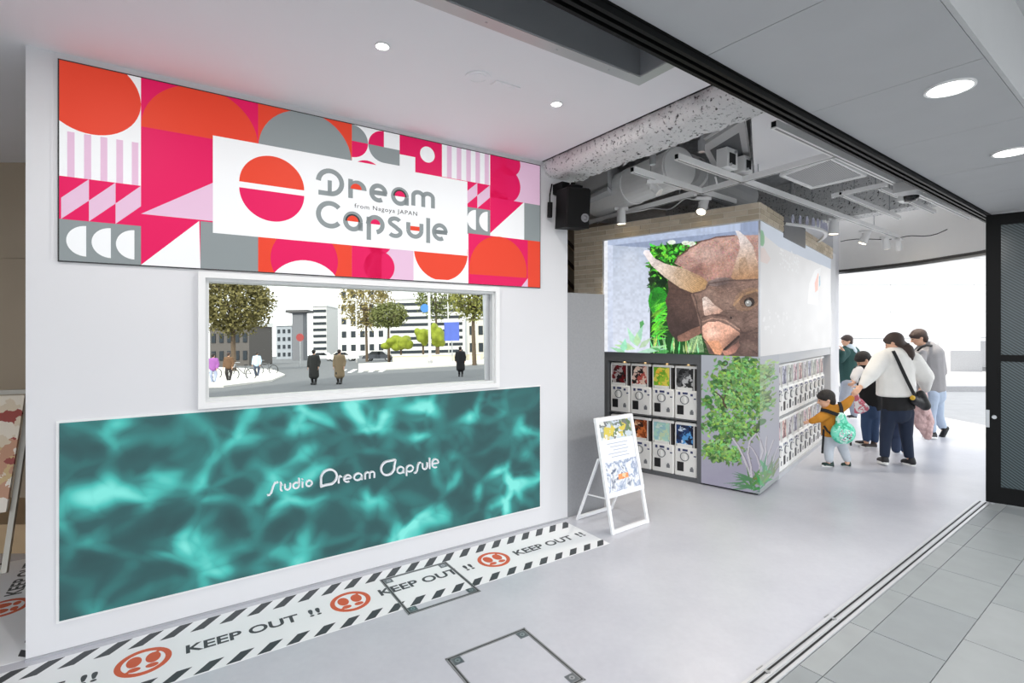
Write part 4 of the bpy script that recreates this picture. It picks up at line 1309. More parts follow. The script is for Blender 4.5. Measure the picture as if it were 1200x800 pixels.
# ================================================================== CAPSULE MACHINES
M_mwhite = mat('machine_white_plastic', (236, 235, 232), .35, var=.02)
M_mdark = mat('machine_dark_plastic', (28, 28, 30), .4)
M_mgrey = mat('machine_grey_ring', (120, 122, 126), .35)
M_mnavy = mat('machine_navy_sticker', (54, 62, 104), .5)
M_clear = mat('machine_display_back', (60, 56, 56), .3)
MW, MH = .252, .565
def machine_meshes():
    d = {}
    d['body'] = MB().cham(-MW / 2, MW / 2, 0, .34, 0, .305, .012).mesh('body', M_mwhite)
    d['display_case'] = MB().box(-MW / 2 + .012, MW / 2 - .012, .02, .33, .305, .545).mesh('display_case', M_clear)
    d['top_cap'] = MB().cham(-MW / 2 + .004, MW / 2 - .004, .002, .34, .538, MH, .01).mesh('top_cap', M_mwhite)
    d['side_post'] = MB().box(-MW / 2 + .004, -MW / 2 + .016, .008, .03, .3, .54).mesh('side_post', M_mwhite)
    d['card_holder'] = MB().box(MW / 2 - .05, MW / 2 - .04, .012, .02, .3, .54).mesh('card_holder', M_mwhite)
    d['dial'] = MB().ring((-.012, 0, .205), (0, -1, 0), .040, .047, .012, 24).mesh('dial', M_mgrey)
    d['dial_face'] = MB().cyl((-.012, 0, .205), (-.012, -.006, .205), .040, 24).box(-.022, -.002, -.022, 0, .172, .238).mesh('dial_face', M_mwhite)
    d['return_slot'] = MB().box(-.092, -.028, -.004, .0, .052, .138).box(-.096, -.024, -.002, 0, .046, .144).mesh('return_slot', M_mdark)
    d['coin_plate'] = MB().box(.045, .082, -.003, 0, .055, .090).box(.055, .075, -.006, 0, .085, .105).mesh('coin_plate', M_mgrey)
    for i_, q_ in enumerate(((-.035, .02, -.002, 0, .262, .284), (-.085, -.06, -.002, 0, .255, .285), (.05, .075, -.002, 0, .248, .272), (.085, .11, -.002, 0, .215, .228))): d['sticker%d' % i_] = MB().box(*q_).mesh('sticker', M_mnavy)
    d['price_card'] = MB().box(-.10, .065, .004, .02, .306, .335).mesh('price_card', M_mwhite)
    d['picture_card'] = MB().box(-.112, .070, .012, .0205, .335, .535).mesh('picture_card', M_mwhite)
    return d
MM = machine_meshes()
def machine(label, loc, rz, card, group):
    t = thing('capsule_machine', label, 'capsule machine', loc=loc, rz=rz, group=group)
    for k in ('body', 'display_case', 'top_cap', 'side_post', 'card_holder', 'return_slot', 'coin_plate', 'sticker0', 'sticker1', 'sticker2', 'sticker3', 'price_card'):
        obj(k.rstrip('0123'), MM[k], None, t)
    dl = obj('dial', MM['dial'], None, t); obj('knob', MM['dial_face'], None, dl)
    me = MM['picture_card'].copy(); me.materials.clear(); me.materials.append(card)
    obj('picture_card', me, None, t)
    return t
cards = [('red and black', [(120, 20, 30), (30, 20, 24), (190, 180, 180), (60, 14, 20)]), ('cream with red and black', [(236, 206, 190), (200, 90, 80), (40, 30, 30), (250, 230, 214)]),
         ('yellow and lime green', [(240, 220, 90), (170, 210, 60), (120, 180, 50), (250, 190, 60)]), ('black and white', [(40, 40, 42), (200, 200, 200), (90, 90, 92), (20, 20, 22)]),
         ('grey', [(150, 150, 150), (90, 90, 95), (190, 190, 190), (60, 60, 60)]), ('brown and orange', [(150, 70, 30), (220, 120, 60), (60, 30, 20), (240, 190, 150)]),
         ('pale mint green', [(180, 222, 206), (206, 226, 190), (160, 206, 210), (220, 236, 226)]), ('dark and pale blue', [(20, 30, 60), (90, 160, 220), (30, 60, 110), (210, 225, 240)])]
posn = [1.525, 1.265, 1.0, .740]
for row, zb_ in ((0, .650), (1, .048)):
    for c in range(4):
        nm, cols = cards[row * 4 + c]
        m_ = pattern('card_' + nm.replace(' ', '_'), cols, 22)
        lab = '%s row capsule machine left of tree panel, %s card' % ('upper' if row == 0 else 'lower', nm)
        p = KF.world(.03, posn[c], zb_)
        machine(lab, p, KF.rz - math.pi / 2, m_, 'capsule machines on the near side of the kiosk')
ords = ['nearest', 'second', 'third', 'fourth', 'fifth', 'sixth', 'seventh', 'eighth', 'ninth', 'tenth', 'eleventh']
scol = [[(200, 196, 196), (120, 112, 118), (226, 220, 220), (150, 140, 150)], [(210, 170, 176), (120, 100, 110), (236, 226, 226), (180, 150, 160)], [(150, 150, 170), (90, 90, 110), (220, 220, 230), (180, 176, 190)],
        [(196, 150, 140), (110, 80, 84), (236, 220, 210), (170, 130, 130)], [(170, 176, 160), (110, 112, 110), (226, 228, 220), (190, 190, 186)]]
for row, zb_ in ((0, .655), (1, .052)):
    for c in range(11):
        x = .712 + .1275 + c * .2555
        if row == 0 and c == 10: continue
        m_ = pattern('side_card_%d' % ((c * 2 + row) % 5), scol[(c * 2 + row) % 5], 20)
        lab = '%s row capsule machine facing the exit, %s to the tree panel' % ('upper' if row == 0 else 'lower', ords[c] if c == 0 else ords[c] + ' closest')
        machine(lab, KF.world(x, .03, zb_), KF.rz, m_, 'capsule machines on the street side of the kiosk')
# warm lamps under the machine frame
for k, y in enumerate((1.5, 1.24, .98, .74)):
    tag(obj('strip_lamp', MB().cyl((0, 0, 0), (0, 0, .006), .012, 10), emis('warm_spot', (255, 214, 150), 6), None, loc=KF.world(.10, y, 1.224)), 'tiny warm lamp under the kiosk frame, %s' % ['leftmost of four', 'second from left', 'third from left', 'next to the tree panel'][k], 'lamp', 'tiny lamps above the near machines')

# ================================================================== A-BOARD
AF = Frame((.777, 3.983), (.802, .597))
M_asign = mat('white_aluminium_frame', (238, 238, 240), .3, var=.02)
ab = thing('poster_stand', 'white folding poster stand on the floor before the grey partition', 'sign stand', AF)
Wd = .444; top = (.19, .865)
def fy(z): return top[0] * z / top[1]
lg = MB()
def bar(mb, p0, p1, w_=.026, d_=.02):
    p0 = Vector(p0); p1 = Vector(p1); t = (p1 - p0).normalized()
    a = Vector((1, 0, 0)) if abs(t.x) < .7 else Vector((0, 0, 1))
    a = (a - t * a.dot(t)).normalized(); b_ = t.cross(a)
    q = [p0 + a * w_ / 2 * i + b_ * d_ / 2 * j for i, j in ((-1, -1), (1, -1), (1, 1), (-1, 1))]
    mb.prism(q, p1 - p0)
for x in (.013, Wd - .013):
    obj('leg', (lambda m: (bar(m, (x, 0, 0), (x, fy(.30), .30)), m)[1])(MB()), M_asign, ab)
    obj('rear_leg', (lambda m: (bar(m, (x, .40, 0), (x, fy(.56) + .03, .56), .022, .014), m)[1])(MB()), M_asign, ab)
m = MB(); bar(m, (.02, .003, .018), (Wd - .02, .003, .018), .03, .02); obj('foot_bar', m, M_asign, ab)
m = MB(); bar(m, (.02, .395, .02), (Wd - .02, .395, .02), .028, .016); obj('rear_foot_bar', m, M_asign, ab)
for x in (.02, Wd - .02):
    m = MB(); bar(m, (x, fy(.26) + .02, .26), (x, .30, .24), .012, .008); obj('brace', m, M_asign, ab)
m = MB()
zb_, zt_ = .285, .865
bar(m, (0, fy(zb_) - .006, zb_), (Wd, fy(zb_) - .006, zb_), .034, .024); bar(m, (0, fy(zt_) - .006, zt_), (Wd, fy(zt_) - .006, zt_), .034, .024)
for x in (.012, Wd - .012): bar(m, (x, fy(zb_) - .006, zb_ - .015), (x, fy(zt_) - .006, zt_ + .015), .03, .024)
obj('panel_frame', m, M_asign, ab)
def slab(z0, z1, off, mat_, name, lab=None, x0=.02, x1=Wd - .02):
    m = MB(); m.add([(x0, fy(z0) + off, z0), (x1, fy(z0) + off, z0), (x1, fy(z1) + off, z1), (x0, fy(z1) + off, z1)] + [(x0, fy(z0) + .008, z0), (x1, fy(z0) + .008, z0), (x1, fy(z1) + .008, z1), (x0, fy(z1) + .008, z1)],
                    [(0, 1, 2, 3), (7, 6, 5, 4), (0, 4, 5, 1), (1, 5, 6, 2), (2, 6, 7, 3), (3, 7, 4, 0)])
    return obj(name, m, mat_, ab, label=lab)
slab(.70, .85, -.004, pattern('poster_photo', [(150, 160, 150), (226, 226, 220), (210, 190, 70), (96, 120, 80), (196, 206, 214), (110, 112, 112)], 24), 'poster_photo', 'collage photo at the top')
slab(.53, .70, -.004, mat('poster_paper', (236, 237, 242), .4, var=.02), 'poster_text_area')
for k in range(5):
    slab(.665 - .026 * k, .671 - .026 * k, -.0055, mat('poster_faint_ink', (178, 184, 200), .5), 'text_line', None, .10 + .03 * (k % 3), Wd - .10 - .02 * (k % 2))
slab(.30, .53, -.004, pattern('poster_squiggle', [(70, 84, 112), (238, 240, 246), (130, 146, 176), (240, 242, 246), (96, 108, 134)], 11, kind='NOISE', dist=.5), 'poster_pattern', 'blue and white squiggle print')
slab(.385, .425, -.0055, pattern('poster_orange', [(236, 150, 90), (240, 200, 160), (226, 120, 70)], 30), 'orange_badge', None, .17, .29)

# ================================================================== DIM ROOM STAND
ds = thing('poster_easel', 'slanted framed art poster standing in the dim room at the left edge', 'sign stand', loc=(-3.24, 3.28, 0), rz=math.radians(20))
m = MB(); bar(m, (.0, .3, 1.18), (-.0, -.02, .05), .03, .025); obj('frame_bar', m, mat('easel_grey_metal', (150, 146, 138), .4, metal=.5), ds)
m = MB(); m.add([(-.75, .26, 1.15), (-.02, .26, 1.15), (-.02, 0.04, .42), (-.75, .04, .42), (-.75, .28, 1.15), (-.02, .28, 1.15), (-.02, .06, .42), (-.75, .06, .42)], [(0, 3, 2, 1), (4, 5, 6, 7), (0, 1, 5, 4), (1, 2, 6, 5), (2, 3, 7, 6), (3, 0, 4, 7)])
obj('art_poster', m, pattern('art_poster', [(214, 196, 170), (190, 140, 110), (226, 214, 196), (200, 170, 120), (150, 60, 50), (230, 220, 206)], 14), ds)
m = MB(); bar(m, (-.76, .3, 1.17), (.01, .3, 1.17), .03, .02); obj('top_bar', m, MATS['easel_grey_metal'], ds)
m = MB(); bar(m, (.02, .30, 1.1), (.16, .62, .05), .02, .02); obj('rear_leg', m, MATS['easel_grey_metal'], ds)

# ================================================================== GLASS DOOR
DF = Frame(TF.world(4.03, .02)[:2], (.76, -.65))
dm = MB()
ZD = 2.655
for a, b_, c, d in ((0, .10, .0, ZD), (.86, .96, 0, ZD)): dm.box(a, b_, -.025, .025, c + .012, d)
dm.box(.10, .86, -.022, .022, .012, .16); dm.box(.10, .86, -.022, .022, ZD - .10, ZD); dm.box(.10, .86, -.022, .022, 1.31, 1.37)
door = struct('door_1', dm, M_black, DF, 'black framed glass door panel at the right edge')
M_dglass = bpy.data.materials.new('dark_hatch_reflection_glass'); M_dglass.use_nodes = True
nt = M_dglass.node_tree; b = nt.nodes['Principled BSDF']
tc = nt.nodes.new('ShaderNodeTexCoord'); mp = nt.nodes.new('ShaderNodeMapping'); mp.inputs['Rotation'].default_value = (0, math.radians(52), 0)
wv = nt.nodes.new('ShaderNodeTexWave'); wv.inputs['Scale'].default_value = 15; wv.inputs['Distortion'].default_value = .4  # hatch mirrored in the glass, painted as a wave pattern
nt.links.new(tc.outputs['Object'], mp.inputs[0]); nt.links.new(mp.outputs[0], wv.inputs['Vector'])
rp = nt.nodes.new('ShaderNodeValToRGB'); rp.color_ramp.elements[0].position = .35; rp.color_ramp.elements[0].color = lin((44, 54, 56)); rp.color_ramp.elements[1].position = .7; rp.color_ramp.elements[1].color = lin((72, 85, 90))
nt.links.new(wv.outputs['Fac'], rp.inputs[0]); nt.links.new(rp.outputs[0], b.inputs['Base Color'])
b.inputs['Roughness'].default_value = .22; b.inputs['Specular IOR Level'].default_value = .5
for z0, z1 in ((.16, 1.31), (1.37, ZD - .10)):
    obj('glass_pane', MB().box(.10, .86, -.006, .006, z0, z1), M_dglass, door, label='dark glass with painted hatch reflection')
obj('lock_plate', MB().box(.0, .024, -.028, -.025, .70, .86), M_alu, door)
obj('lock_knob', MB().cyl((.055, -.025, .80), (.055, -.05, .80), .017, 14), M_alu, door)
obj('pull_edge', MB().box(.085, .10, -.03, -.025, 1.0, 1.25), M_blackrail, door)
obj('hinge_foot', MB().box(.03, .06, -.02, .02, 0, .014), M_steel, door)

# ================================================================== WALL SPEAKER
spk = thing('wall_speaker', 'black box loudspeaker on a bracket at the end of the white wall', 'loudspeaker', WF)
M_spk = mat('black_speaker_cabinet', (12, 12, 13), .6, spec=.2)
a = math.radians(-14)
Ms = Matrix.Translation((3.30, -.16, 2.42)) @ Matrix.Rotation(a, 4, 'Z') @ Matrix.Rotation(math.radians(6), 4, 'X')
def tr(mb): mb.v = [tuple(Ms @ Vector(v_)) for v_ in mb.v]; return mb
obj('cabinet', tr(MB().cham(-.105, .105, -.10, .12, 0, .315, .012)), M_spk, spk)
obj('grille', tr(MB().box(-.095, .095, -.105, -.10, .012, .30)), mat('speaker_grille', (14, 14, 15), .8, spec=.2), spk)
obj('tweeter', tr(MB().ring((.055, -.105, .08), (0, -1, 0), .02, .034, .006, 18).ell((.055, -.106, .08), (.018, .006, .018))), mat('speaker_tweeter', (110, 110, 114), .3), spk)
obj('bracket', MB().box(3.22, 3.30, -.13, -.005, 2.72, 2.80).box(3.25, 3.36, -.22, -.10, 2.735, 2.765).cyl((3.30, -.17, 2.73), (3.30, -.17, 2.79), .02, 10), M_black, spk)
obj('cable_clip', MB().tube([(3.20, -.02, 2.80), (3.17, -.03, 2.70), (3.17, -.03, 2.62)], .006, 6).cyl((3.17, -.035, 2.64), (3.165, -.035, 2.52), .022, 10), M_spk, spk)
# made-up slanted bars standing in for dark diagonal reflections past the wall
for k in range(3):
    p = thing('reflection_bar', 'added bar for a dark diagonal reflection behind the speaker, %s of three' % ['lowest', 'middle', 'highest'][k], 'board', loc=(.95, 7.75, 0))
    obj('diagonal_bar', MB().box(-.35, .35, -.02, .02, -.03, .03, Matrix.Translation((0, 0, 2.2 + .3 * k)) @ Matrix.Rotation(math.radians(48), 4, 'Y')), M_darkreflection, p)
    obj('cap_strip', MB().box(-.35, .35, -.03, -.02, -.034, -.022, Matrix.Translation((0, 0, 2.2 + .3 * k)) @ Matrix.Rotation(math.radians(48), 4, 'Y')), M_wood, p)
# ================================================================== OPEN CEILING SERVICES
M_track = mat('white_track', (246, 246, 246), .35, var=.02)
M_duct = mat('white_painted_duct', (244, 244, 244), .6, var=.03)
M_galv = mat('galvanised_duct', (205, 206, 208), .5, metal=.1, var=.1)
M_duct_grey = mat('grey_painted_duct', (190, 190, 191), .6, var=.05)  # even grey for the second duct and the duct box
ZTk = 2.95
def W3(u, v, z): q = G(u, v, z); return Vector((q[0], q[1], z))
def trackbar(label, p0, p1, w_=.045, h_=.05, rods=(.2, .8)):
    a = W3(*p0, ZTk); b_ = W3(*p1, ZTk)
    t = thing('lighting_track', label, 'lighting track', loc=a)
    d = b_ - a; L = d.length; t.rotation_euler = (0, 0, math.atan2(d.y, d.x))
    obj('channel', MB().box(0, L, -w_ / 2, w_ / 2, 0, h_), M_track, t)
    obj('slot', MB().box(.02, L - .02, -.007, .007, -.002, 0), mat('track_slot', (150, 150, 150), .5), t)
    obj('end_cap', MB().box(-.006, 0, -w_ / 2 + .008, w_ / 2 - .008, .008, h_ - .008), M_black, t)
    for r_ in rods:
        obj('hanger_rod', MB().cyl((L * r_, 0, h_), (L * r_, 0, .66), .004, 6), M_alu, t)
    return t
trackbar('long white lighting track over the kiosk corner, running to the exit', (793, 187), (1055, 280), rods=(.12, .45, .8))
trackbar('short white lighting track in front of the round duct', (741, 202), (861, 239), rods=(.15, .7))
trackbar('long white lighting track beside the black header', (907, 150), (1136, 257), rods=(.2, .7))
trackbar('white cross track from the speaker to the near screen', (672, 268), (815, 229), rods=(.4, .9))
trackbar('white cross track between the two long tracks', (818, 228), (979, 184), rods=(.5,))
trackbar('thin white track over the back ceiling, left of the dome camera', (985, 229), (1054, 257), .035, .04)
trackbar('white cross track behind the dome camera', (975, 232), (1040, 218), .035, .04)
trackbar('thin white track running under the dome camera', (1031, 222), (1095, 250), .035, .04)

def spot(label, u, v, aim, lit=0.0, watts=0.0, s=1.0, zt=ZTk, wing=True):
    p = W3(u, v, zt)
    t = thing('spotlight', label, 'spotlight', loc=p)
    obj('adapter', MB().box(-.075, .075, -.022, .022, -.03, .0).cyl((0, 0, -.03), (0, 0, -.05), .012, 8), M_track, t)
    d = Vector(aim).normalized()
    c = Vector((0, 0, -.075 * s))
    obj('yoke', MB().box(-.045, -.038, -.012, .012, -.10 * s, -.045).box(.038, .045, -.012, .012, -.10 * s, -.045).box(-.045, .045, -.012, .012, -.052, -.044), M_track, t)
    hd_ = obj('lamp_head', MB().tube([c - d * .07 * s, c - d * .06 * s, c + d * .07 * s, c + d * .075 * s], [.03 * s, .037 * s, .042 * s, .042 * s], 18), M_track, t)
    obj('lens', MB().tube([c + d * .0755 * s, c + d * .077 * s], .036 * s, 18), emis('spot_lens_lit', (255, 236, 200), 10) if lit else mat('spot_lens_off', (225, 225, 222), .2), hd_)
    if watts:
        ld = bpy.data.lights.new('spot', 'SPOT'); ld.energy = watts; ld.spot_size = math.radians(70); ld.spot_blend = .8; ld.shadow_soft_size = .04; ld.color = (1, .9, .76)
        lo_ = bpy.data.objects.new('lamp', ld); COL.objects.link(lo_); lo_.parent = t
        lo_.location = c + d * .1; lo_.rotation_euler = (-d).to_track_quat('Z', 'Y').to_euler()
    return t
spot('lit white spotlight hanging over the near screen', 824, 231, (-.35, -.35, -.75), 1, 90, 1.15)
spot('white spotlight hanging straight down left of the near screen', 728, 243, (.05, .1, -1), 1, 80, 1.2)
spot('white spotlight over the street side of the kiosk', 977, 256, (.0, .05, -1), 1, 100, 1.25)
spot('white spotlight leaning over the exit, first of three', 1014, 270, (-.3, .2, -.9), 1, 100, 1.2)
spot('white spotlight leaning over the exit, middle of three', 1038, 277, (.3, .2, -.9), 1, 100, 1.2)
spot('white spotlight leaning over the exit, last of three', 1052, 279, (.35, .3, -.9), 1, 100, 1.2)
spot('small white spotlight clipped on the track before the round duct', 767, 211, (.4, -.3, -.6), 0, 0, .9)

# big round duct and its darker continuation
def duct(name, label, pts, r, m, bands, n=28):
    t = thing(name, label, 'duct', loc=pts[0])
    o0 = Vector(pts[0]); lp = [Vector(p) - o0 for p in pts]
    obj('pipe', MB().tube(lp, r, n), m, t, smooth=False)
    for q in bands:
        c = lp[0].lerp(lp[-1], q); d = (lp[-1] - lp[0]).normalized()
        obj('collar', MB().tube([c - d * .02, c + d * .02], r * 1.04, n), M_duct, t)
    return t
def V3(u, v, z): return W3(u, v, z)
duct('round_duct', 'big round white ventilation duct behind the beam', [V3(700, 235, 3.2), V3(797, 196, 3.2)], .20, M_duct, (.97, .5))
duct('round_duct', 'round grey duct running right behind the long track', [V3(803, 200, 3.22), V3(872, 232, 3.22)], .17, M_duct_grey, (.1,))
def hang_box(name, label, quad, z0, z1, m, cat, extra=None):
    pts = [W3(u, v, z0) for u, v in quad]
    c = sum(pts, Vector()) / len(pts)
    t = thing(name, label, cat, loc=c)
    lp = [p - c for p in pts]
    obj('casing', MB().prism(lp, (0, 0, z1 - z0)), m, t)
    return t, lp
t, lp = hang_box('rectangular_duct', 'silver rectangular duct left of the round duct', [(676, 240), (712, 223), (736, 247), (697, 258)], 3.12, 3.5, M_galv, 'duct')
obj('flange', MB().prism([p * 1.05 + Vector((0, 0, .04)) for p in lp], (0, 0, .03)), M_alu, t)
t, lp = hang_box('air_handler', 'wide white flat air handling unit above the header', [(880, 132), (899, 128), (980, 182), (884, 208)], 3.08, 3.5, M_duct, 'air conditioner')
obj('seam', MB().prism([p * .98 + Vector((0, 0, -.004)) for p in lp], (0, 0, .004)), M_ceil, t)
t, lp = hang_box('duct_box', 'grey duct box with a dark plate for its recess, by the beam', [(822, 172), (872, 140), (880, 196), (846, 214)], 3.2, 3.55, M_duct_grey, 'duct')
obj('rim', MB().prism([p * 1.04 + Vector((0, 0, .03)) for p in lp], (0, 0, .02)), M_duct, t)
obj('opening', MB().prism([p * .7 + Vector((0, 0, -.004)) for p in lp], (0, 0, .003)), M_kgrey, t)  # dark plate standing for the shade inside the duct
# perforated fan coil panel
t, lp = hang_box('perforated_unit', 'hanging white unit with a perforated square panel', [(914, 205), (974, 184), (1016, 205), (951, 220)], 3.05, 3.28, M_duct, 'air conditioner')
def perf():
    m = bpy.data.materials.new('perforated_sheet'); m.use_nodes = True
    nt = m.node_tree; b = nt.nodes['Principled BSDF']; tc = nt.nodes.new('ShaderNodeTexCoord')
    vo = nt.nodes.new('ShaderNodeTexVoronoi'); vo.inputs['Scale'].default_value = 42; vo.inputs['Randomness'].default_value = 0
    nt.links.new(tc.outputs['Object'], vo.inputs['Vector'])
    rp = nt.nodes.new('ShaderNodeValToRGB'); rp.color_ramp.elements[0].position = .3; rp.color_ramp.elements[0].color = lin((70, 70, 72)); rp.color_ramp.elements[1].position = .42; rp.color_ramp.elements[1].color = lin((185, 185, 187))
    nt.links.new(vo.outputs['Distance'], rp.inputs[0]); nt.links.new(rp.outputs[0], b.inputs['Base Color'])
    return m
obj('perforated_panel', MB().prism([p * .86 + Vector((0, 0, -.006)) for p in lp], (0, 0, .008)), perf(), t)
# rim bars
for k in range(4):
    a, b_ = lp[k], lp[(k + 1) % 4]
    m = MB(); m.tube([a * .97, b_ * .97], .018, 6); obj('rim_bar', m, M_track, t)
# control boxes
for (u, v, s, lab) in ((852, 187, .085, 'small white control box with a dark window on the duct box'), (871, 194, .07, 'small white junction box beside the control box')):
    c = W3(u, v, 3.1)
    t = thing('control_box', lab, 'control box', loc=c)
    t.rotation_euler = (0, 0, TF.rz)
    obj('casing', MB().box(-s, s, -.05, .05, -s, s), M_duct, t)
    obj('window', MB().box(-s * .55, s * .55, -.054, -.05, -s * .6, s * .5), M_dark, t)
    obj('knockout', MB().cyl((s * .5, -.05, s * .7), (s * .5, -.07, s * .7), .012, 8).cyl((-s * .5, -.05, -s * .75), (-s * .5, -.07, -s * .75), .012, 8), M_alu, t)
# hanger pipes and loose cables
for (u, v, lab) in ((765, 190, 'black threaded hanger by the round duct'), (822, 175, 'pale hanger bolt by the duct box'), (928, 230, 'pale hanger post below the perforated unit')):
    c = W3(u, v, 3.0); t = thing('hanger', lab, 'hanger', loc=c)
    obj('rod', MB().cyl((0, 0, 0), (0, 0, .6), .014, 8), M_black if 'black' in lab else M_alu, t)
    obj('clamp', MB().cyl((0, 0, -.02), (0, 0, .07), .026, 10), M_alu, t)
def cable(label, pts, z, r=.006, m=M_track):
    q = [W3(u, v, z) for u, v in pts]; q = [Vector((*p, z)) for p in catmull([(x.x, x.y) for x in q], 5)]
    for k, p in enumerate(q): p.z += .02 * math.sin(k * .9)
    tag(obj('cable', MB().tube([p - q[0] for p in q], r, 6), m, None, loc=q[0], smooth=True), label, 'cable')
cable('white cable drooping below the cross track near the speaker', [(700, 262), (745, 246), (775, 246), (800, 236), (815, 231)], 2.93)
cable('white cable looping above the lit spotlight', [(838, 208), (842, 216), (856, 219)], 3.0, .008)
cable('dark thin cable looping over the exit header', [(985, 283), (1040, 279), (1075, 277), (1110, 270)], 2.96, .006, M_black)
# far sprayed beam, exit side, and a curtain of pipework
m = MB()
obj_b = struct('trim_cross_beam', MB().box(4.9, 5.15, .12, 4.2, 3.02, 3.6), M_spray, TF, 'white sprayed cross beam before the exit header')
struct('trim_mid_beam', MB().box(3.2, 3.45, .12, 4.6, 3.44, 3.6), M_slab, TF, 'dark sprayed cross beam above the kiosk')
struct('trim_edge_beam', MB().box(1.6, 5.4, .12, .30, 3.0, 3.6), M_spray, TF, 'sprayed edge beam just inside the black header')
# dome camera under the header track
c = W3(1066, 226, 2.86)
dcam = thing('dome_camera', 'white boxed dome security camera under the header track', 'camera', loc=c, rz=TF.rz)
obj('mount_box', MB().cham(-.11, .11, -.10, .10, 0, .10, .012), mat('camera_mount', (205, 205, 205), .4), dcam)
obj('dome_ring', MB().tube([(0, 0, -.035), (0, 0, 0)], [.085, .105], 24), M_whitemetal, dcam)
obj('dome', MB().ell((0, 0, -.03), (.075, .075, .055), 20, 10), mat('dark_dome', (26, 28, 30), .08), dcam)
obj('shroud', MB().box(-.07, .07, .03, .075, -.075, -.03), M_whitemetal, dcam)
# ================================================================== PEOPLE
M_skin = mat('skin', (226, 178, 150), .55, var=.05)
M_hair = mat('black_hair', (34, 28, 26), .55, var=.2, scale=40, bump=.5, bscale=120)
M_hair2 = mat('dark_brown_hair', (62, 46, 40), .55, var=.2, scale=40, bump=.5, bscale=120)
def cloth(n, c, r=.85): return mat(n, c, r, var=.08, scale=10, bump=.45, bscale=9)
def px(Y):
    return lambda u, v, dy=0.0: P(u, v, Y + dy)
def hand(mb, wrist, tip, s=1.0, lat=None, curl=.3):
    """palm, four fingers of different lengths and a thumb from its side"""
    w_ = Vector(wrist); t = (Vector(tip) - w_); L = .165 * s; t.normalize()
    lat = Vector(lat) if lat is not None else t.orthogonal()
    lat = (lat - t * lat.dot(t)).normalized(); nn = t.cross(lat)
    mb.cap(w_, w_ + t * L * .45, (.026 * s, .017 * s), (.038 * s, .015 * s), lat)
    for k, (o, fl) in enumerate(((-.030, .36), (-.010, .42), (.010, .45), (.030, .38))):
        b0 = w_ + t * L * .5 + lat * o * s
        b1 = b0 + (t * math.cos(curl) + nn * math.sin(curl)) * L * fl * .55
        b2 = b1 + (t * math.cos(curl * 2.4) + nn * math.sin(curl * 2.4)) * L * fl * .5
        mb.cap(b0, b1, .0088 * s, .0082 * s, None, 8); mb.cap(b1, b2, .0082 * s, .0072 * s, None, 8)
    b0 = w_ + t * L * .12 + lat * .028 * s; b1 = b0 + (t * .6 + lat * .65 + nn * .2).normalized() * L * .3; b2 = b1 + (t * .9 + lat * .2 + nn * .3).normalized() * L * .22
    mb.cap(b0, b1, .012 * s, .010 * s, None, 8); mb.cap(b1, b2, .010 * s, .008 * s, None, 8)
def face_axes(yaw, pitch=0.0):
    """unit face direction; yaw 0 looks away (+y), 90 looks left (-x)"""
    y = math.radians(yaw); p = math.radians(pitch)
    f = Vector((-math.sin(y) * math.cos(p), math.cos(y) * math.cos(p), math.sin(p)))
    r_ = f.cross(Vector((0, 0, 1))).normalized(); u_ = r_.cross(f)
    return f, r_, u_
def head(mb, c, h, yaw, pitch):
    """skull, jaw, nose, ears; h = head height"""
    f, r_, u_ = face_axes(yaw, pitch); c = Vector(c)
    R = Matrix((r_, f, u_)).transposed()
    mb.ell(c + u_ * h * .10, (h * .36, h * .42, h * .40), 18, 12, R)
    mb.ell(c - u_ * h * .16 + f * h * .12, (h * .27, h * .28, h * .34), 16, 10, R)
    mb.cap(c + f * h * .40 + u_ * h * .05, c + f * h * .47 - u_ * h * .10, h * .030, h * .055)
    for sgn in (-1, 1):
        mb.ell(c + r_ * sgn * h * .36 - u_ * h * .02 - f * h * .02, (h * .035, h * .07, h * .11), 8, 6, R)
    mb.ell(c + f * h * .34 - u_ * h * .26, (h * .11, h * .05, h * .025), 8, 5, R)
    return f, r_, u_
def eyes(parent, c, h, yaw, pitch):
    f, r_, u_ = face_axes(yaw, pitch); c = Vector(c); mb = MB()
    for sgn in (-1, 1): mb.ell(c + f * h * .375 + r_ * sgn * h * .15 + u_ * h * .02, (h * .03,) * 3, 8, 6)
    obj('eyes', mb, M_mdark, parent, smooth=True)
def hair(parent, c, h, yaw, pitch, m, extra=None, fringe=True, vox=.011):
    f, r_, u_ = face_axes(yaw, pitch); c = Vector(c); R = Matrix((r_, f, u_)).transposed(); mb = MB()
    mb.ell(c + u_ * h * .17 - f * h * .04, (h * .41, h * .46, h * .41), 18, 12, R)
    mb.ell(c - f * h * .22 - u_ * h * .06, (h * .34, h * .24, h * .36), 14, 10, R)
    if fringe: mb.ell(c + f * h * .28 + u_ * h * .26, (h * .33, h * .17, h * .15), 14, 8, R)
    if extra: extra(mb, f, r_, u_)
    return blob('hair', mb, m, parent, vox, 3)
def shoe(parent, heel, toe, m_up, m_sole, h=.075, w_=.042, name='shoe'):
    heel = Vector(heel); toe = Vector(toe); d = (toe - heel); L = d.length; d.normalize()
    lat = d.cross(Vector((0, 0, 1))).normalized(); up_ = lat.cross(d)
    R = Matrix((lat, d, up_)).transposed()
    mb = MB()
    mb.cap(heel + d * L * .22 + up_ * h * .62, heel + d * L * .30 + up_ * h * 1.05, w_ * .82, w_ * .72)
    mb.cap(heel + d * L * .2 + up_ * h * .45, toe - d * L * .2 + up_ * h * .36, (w_ * .85, h * .42), (w_ * .95, h * .34), lat)
    s = blob(name, mb, m_up, parent, .008, 2)
    so = []
    for k in range(20):
        a = 2 * math.pi * k / 20; x = math.cos(a) * L * .5; y = math.sin(a) * w_ * (1.0 if x > 0 else .88)
        so.append(heel + d * (L * .5 + x) + lat * y)
    obj('sole', MB().prism(so, up_ * h * .28), m_sole, s)
    return s

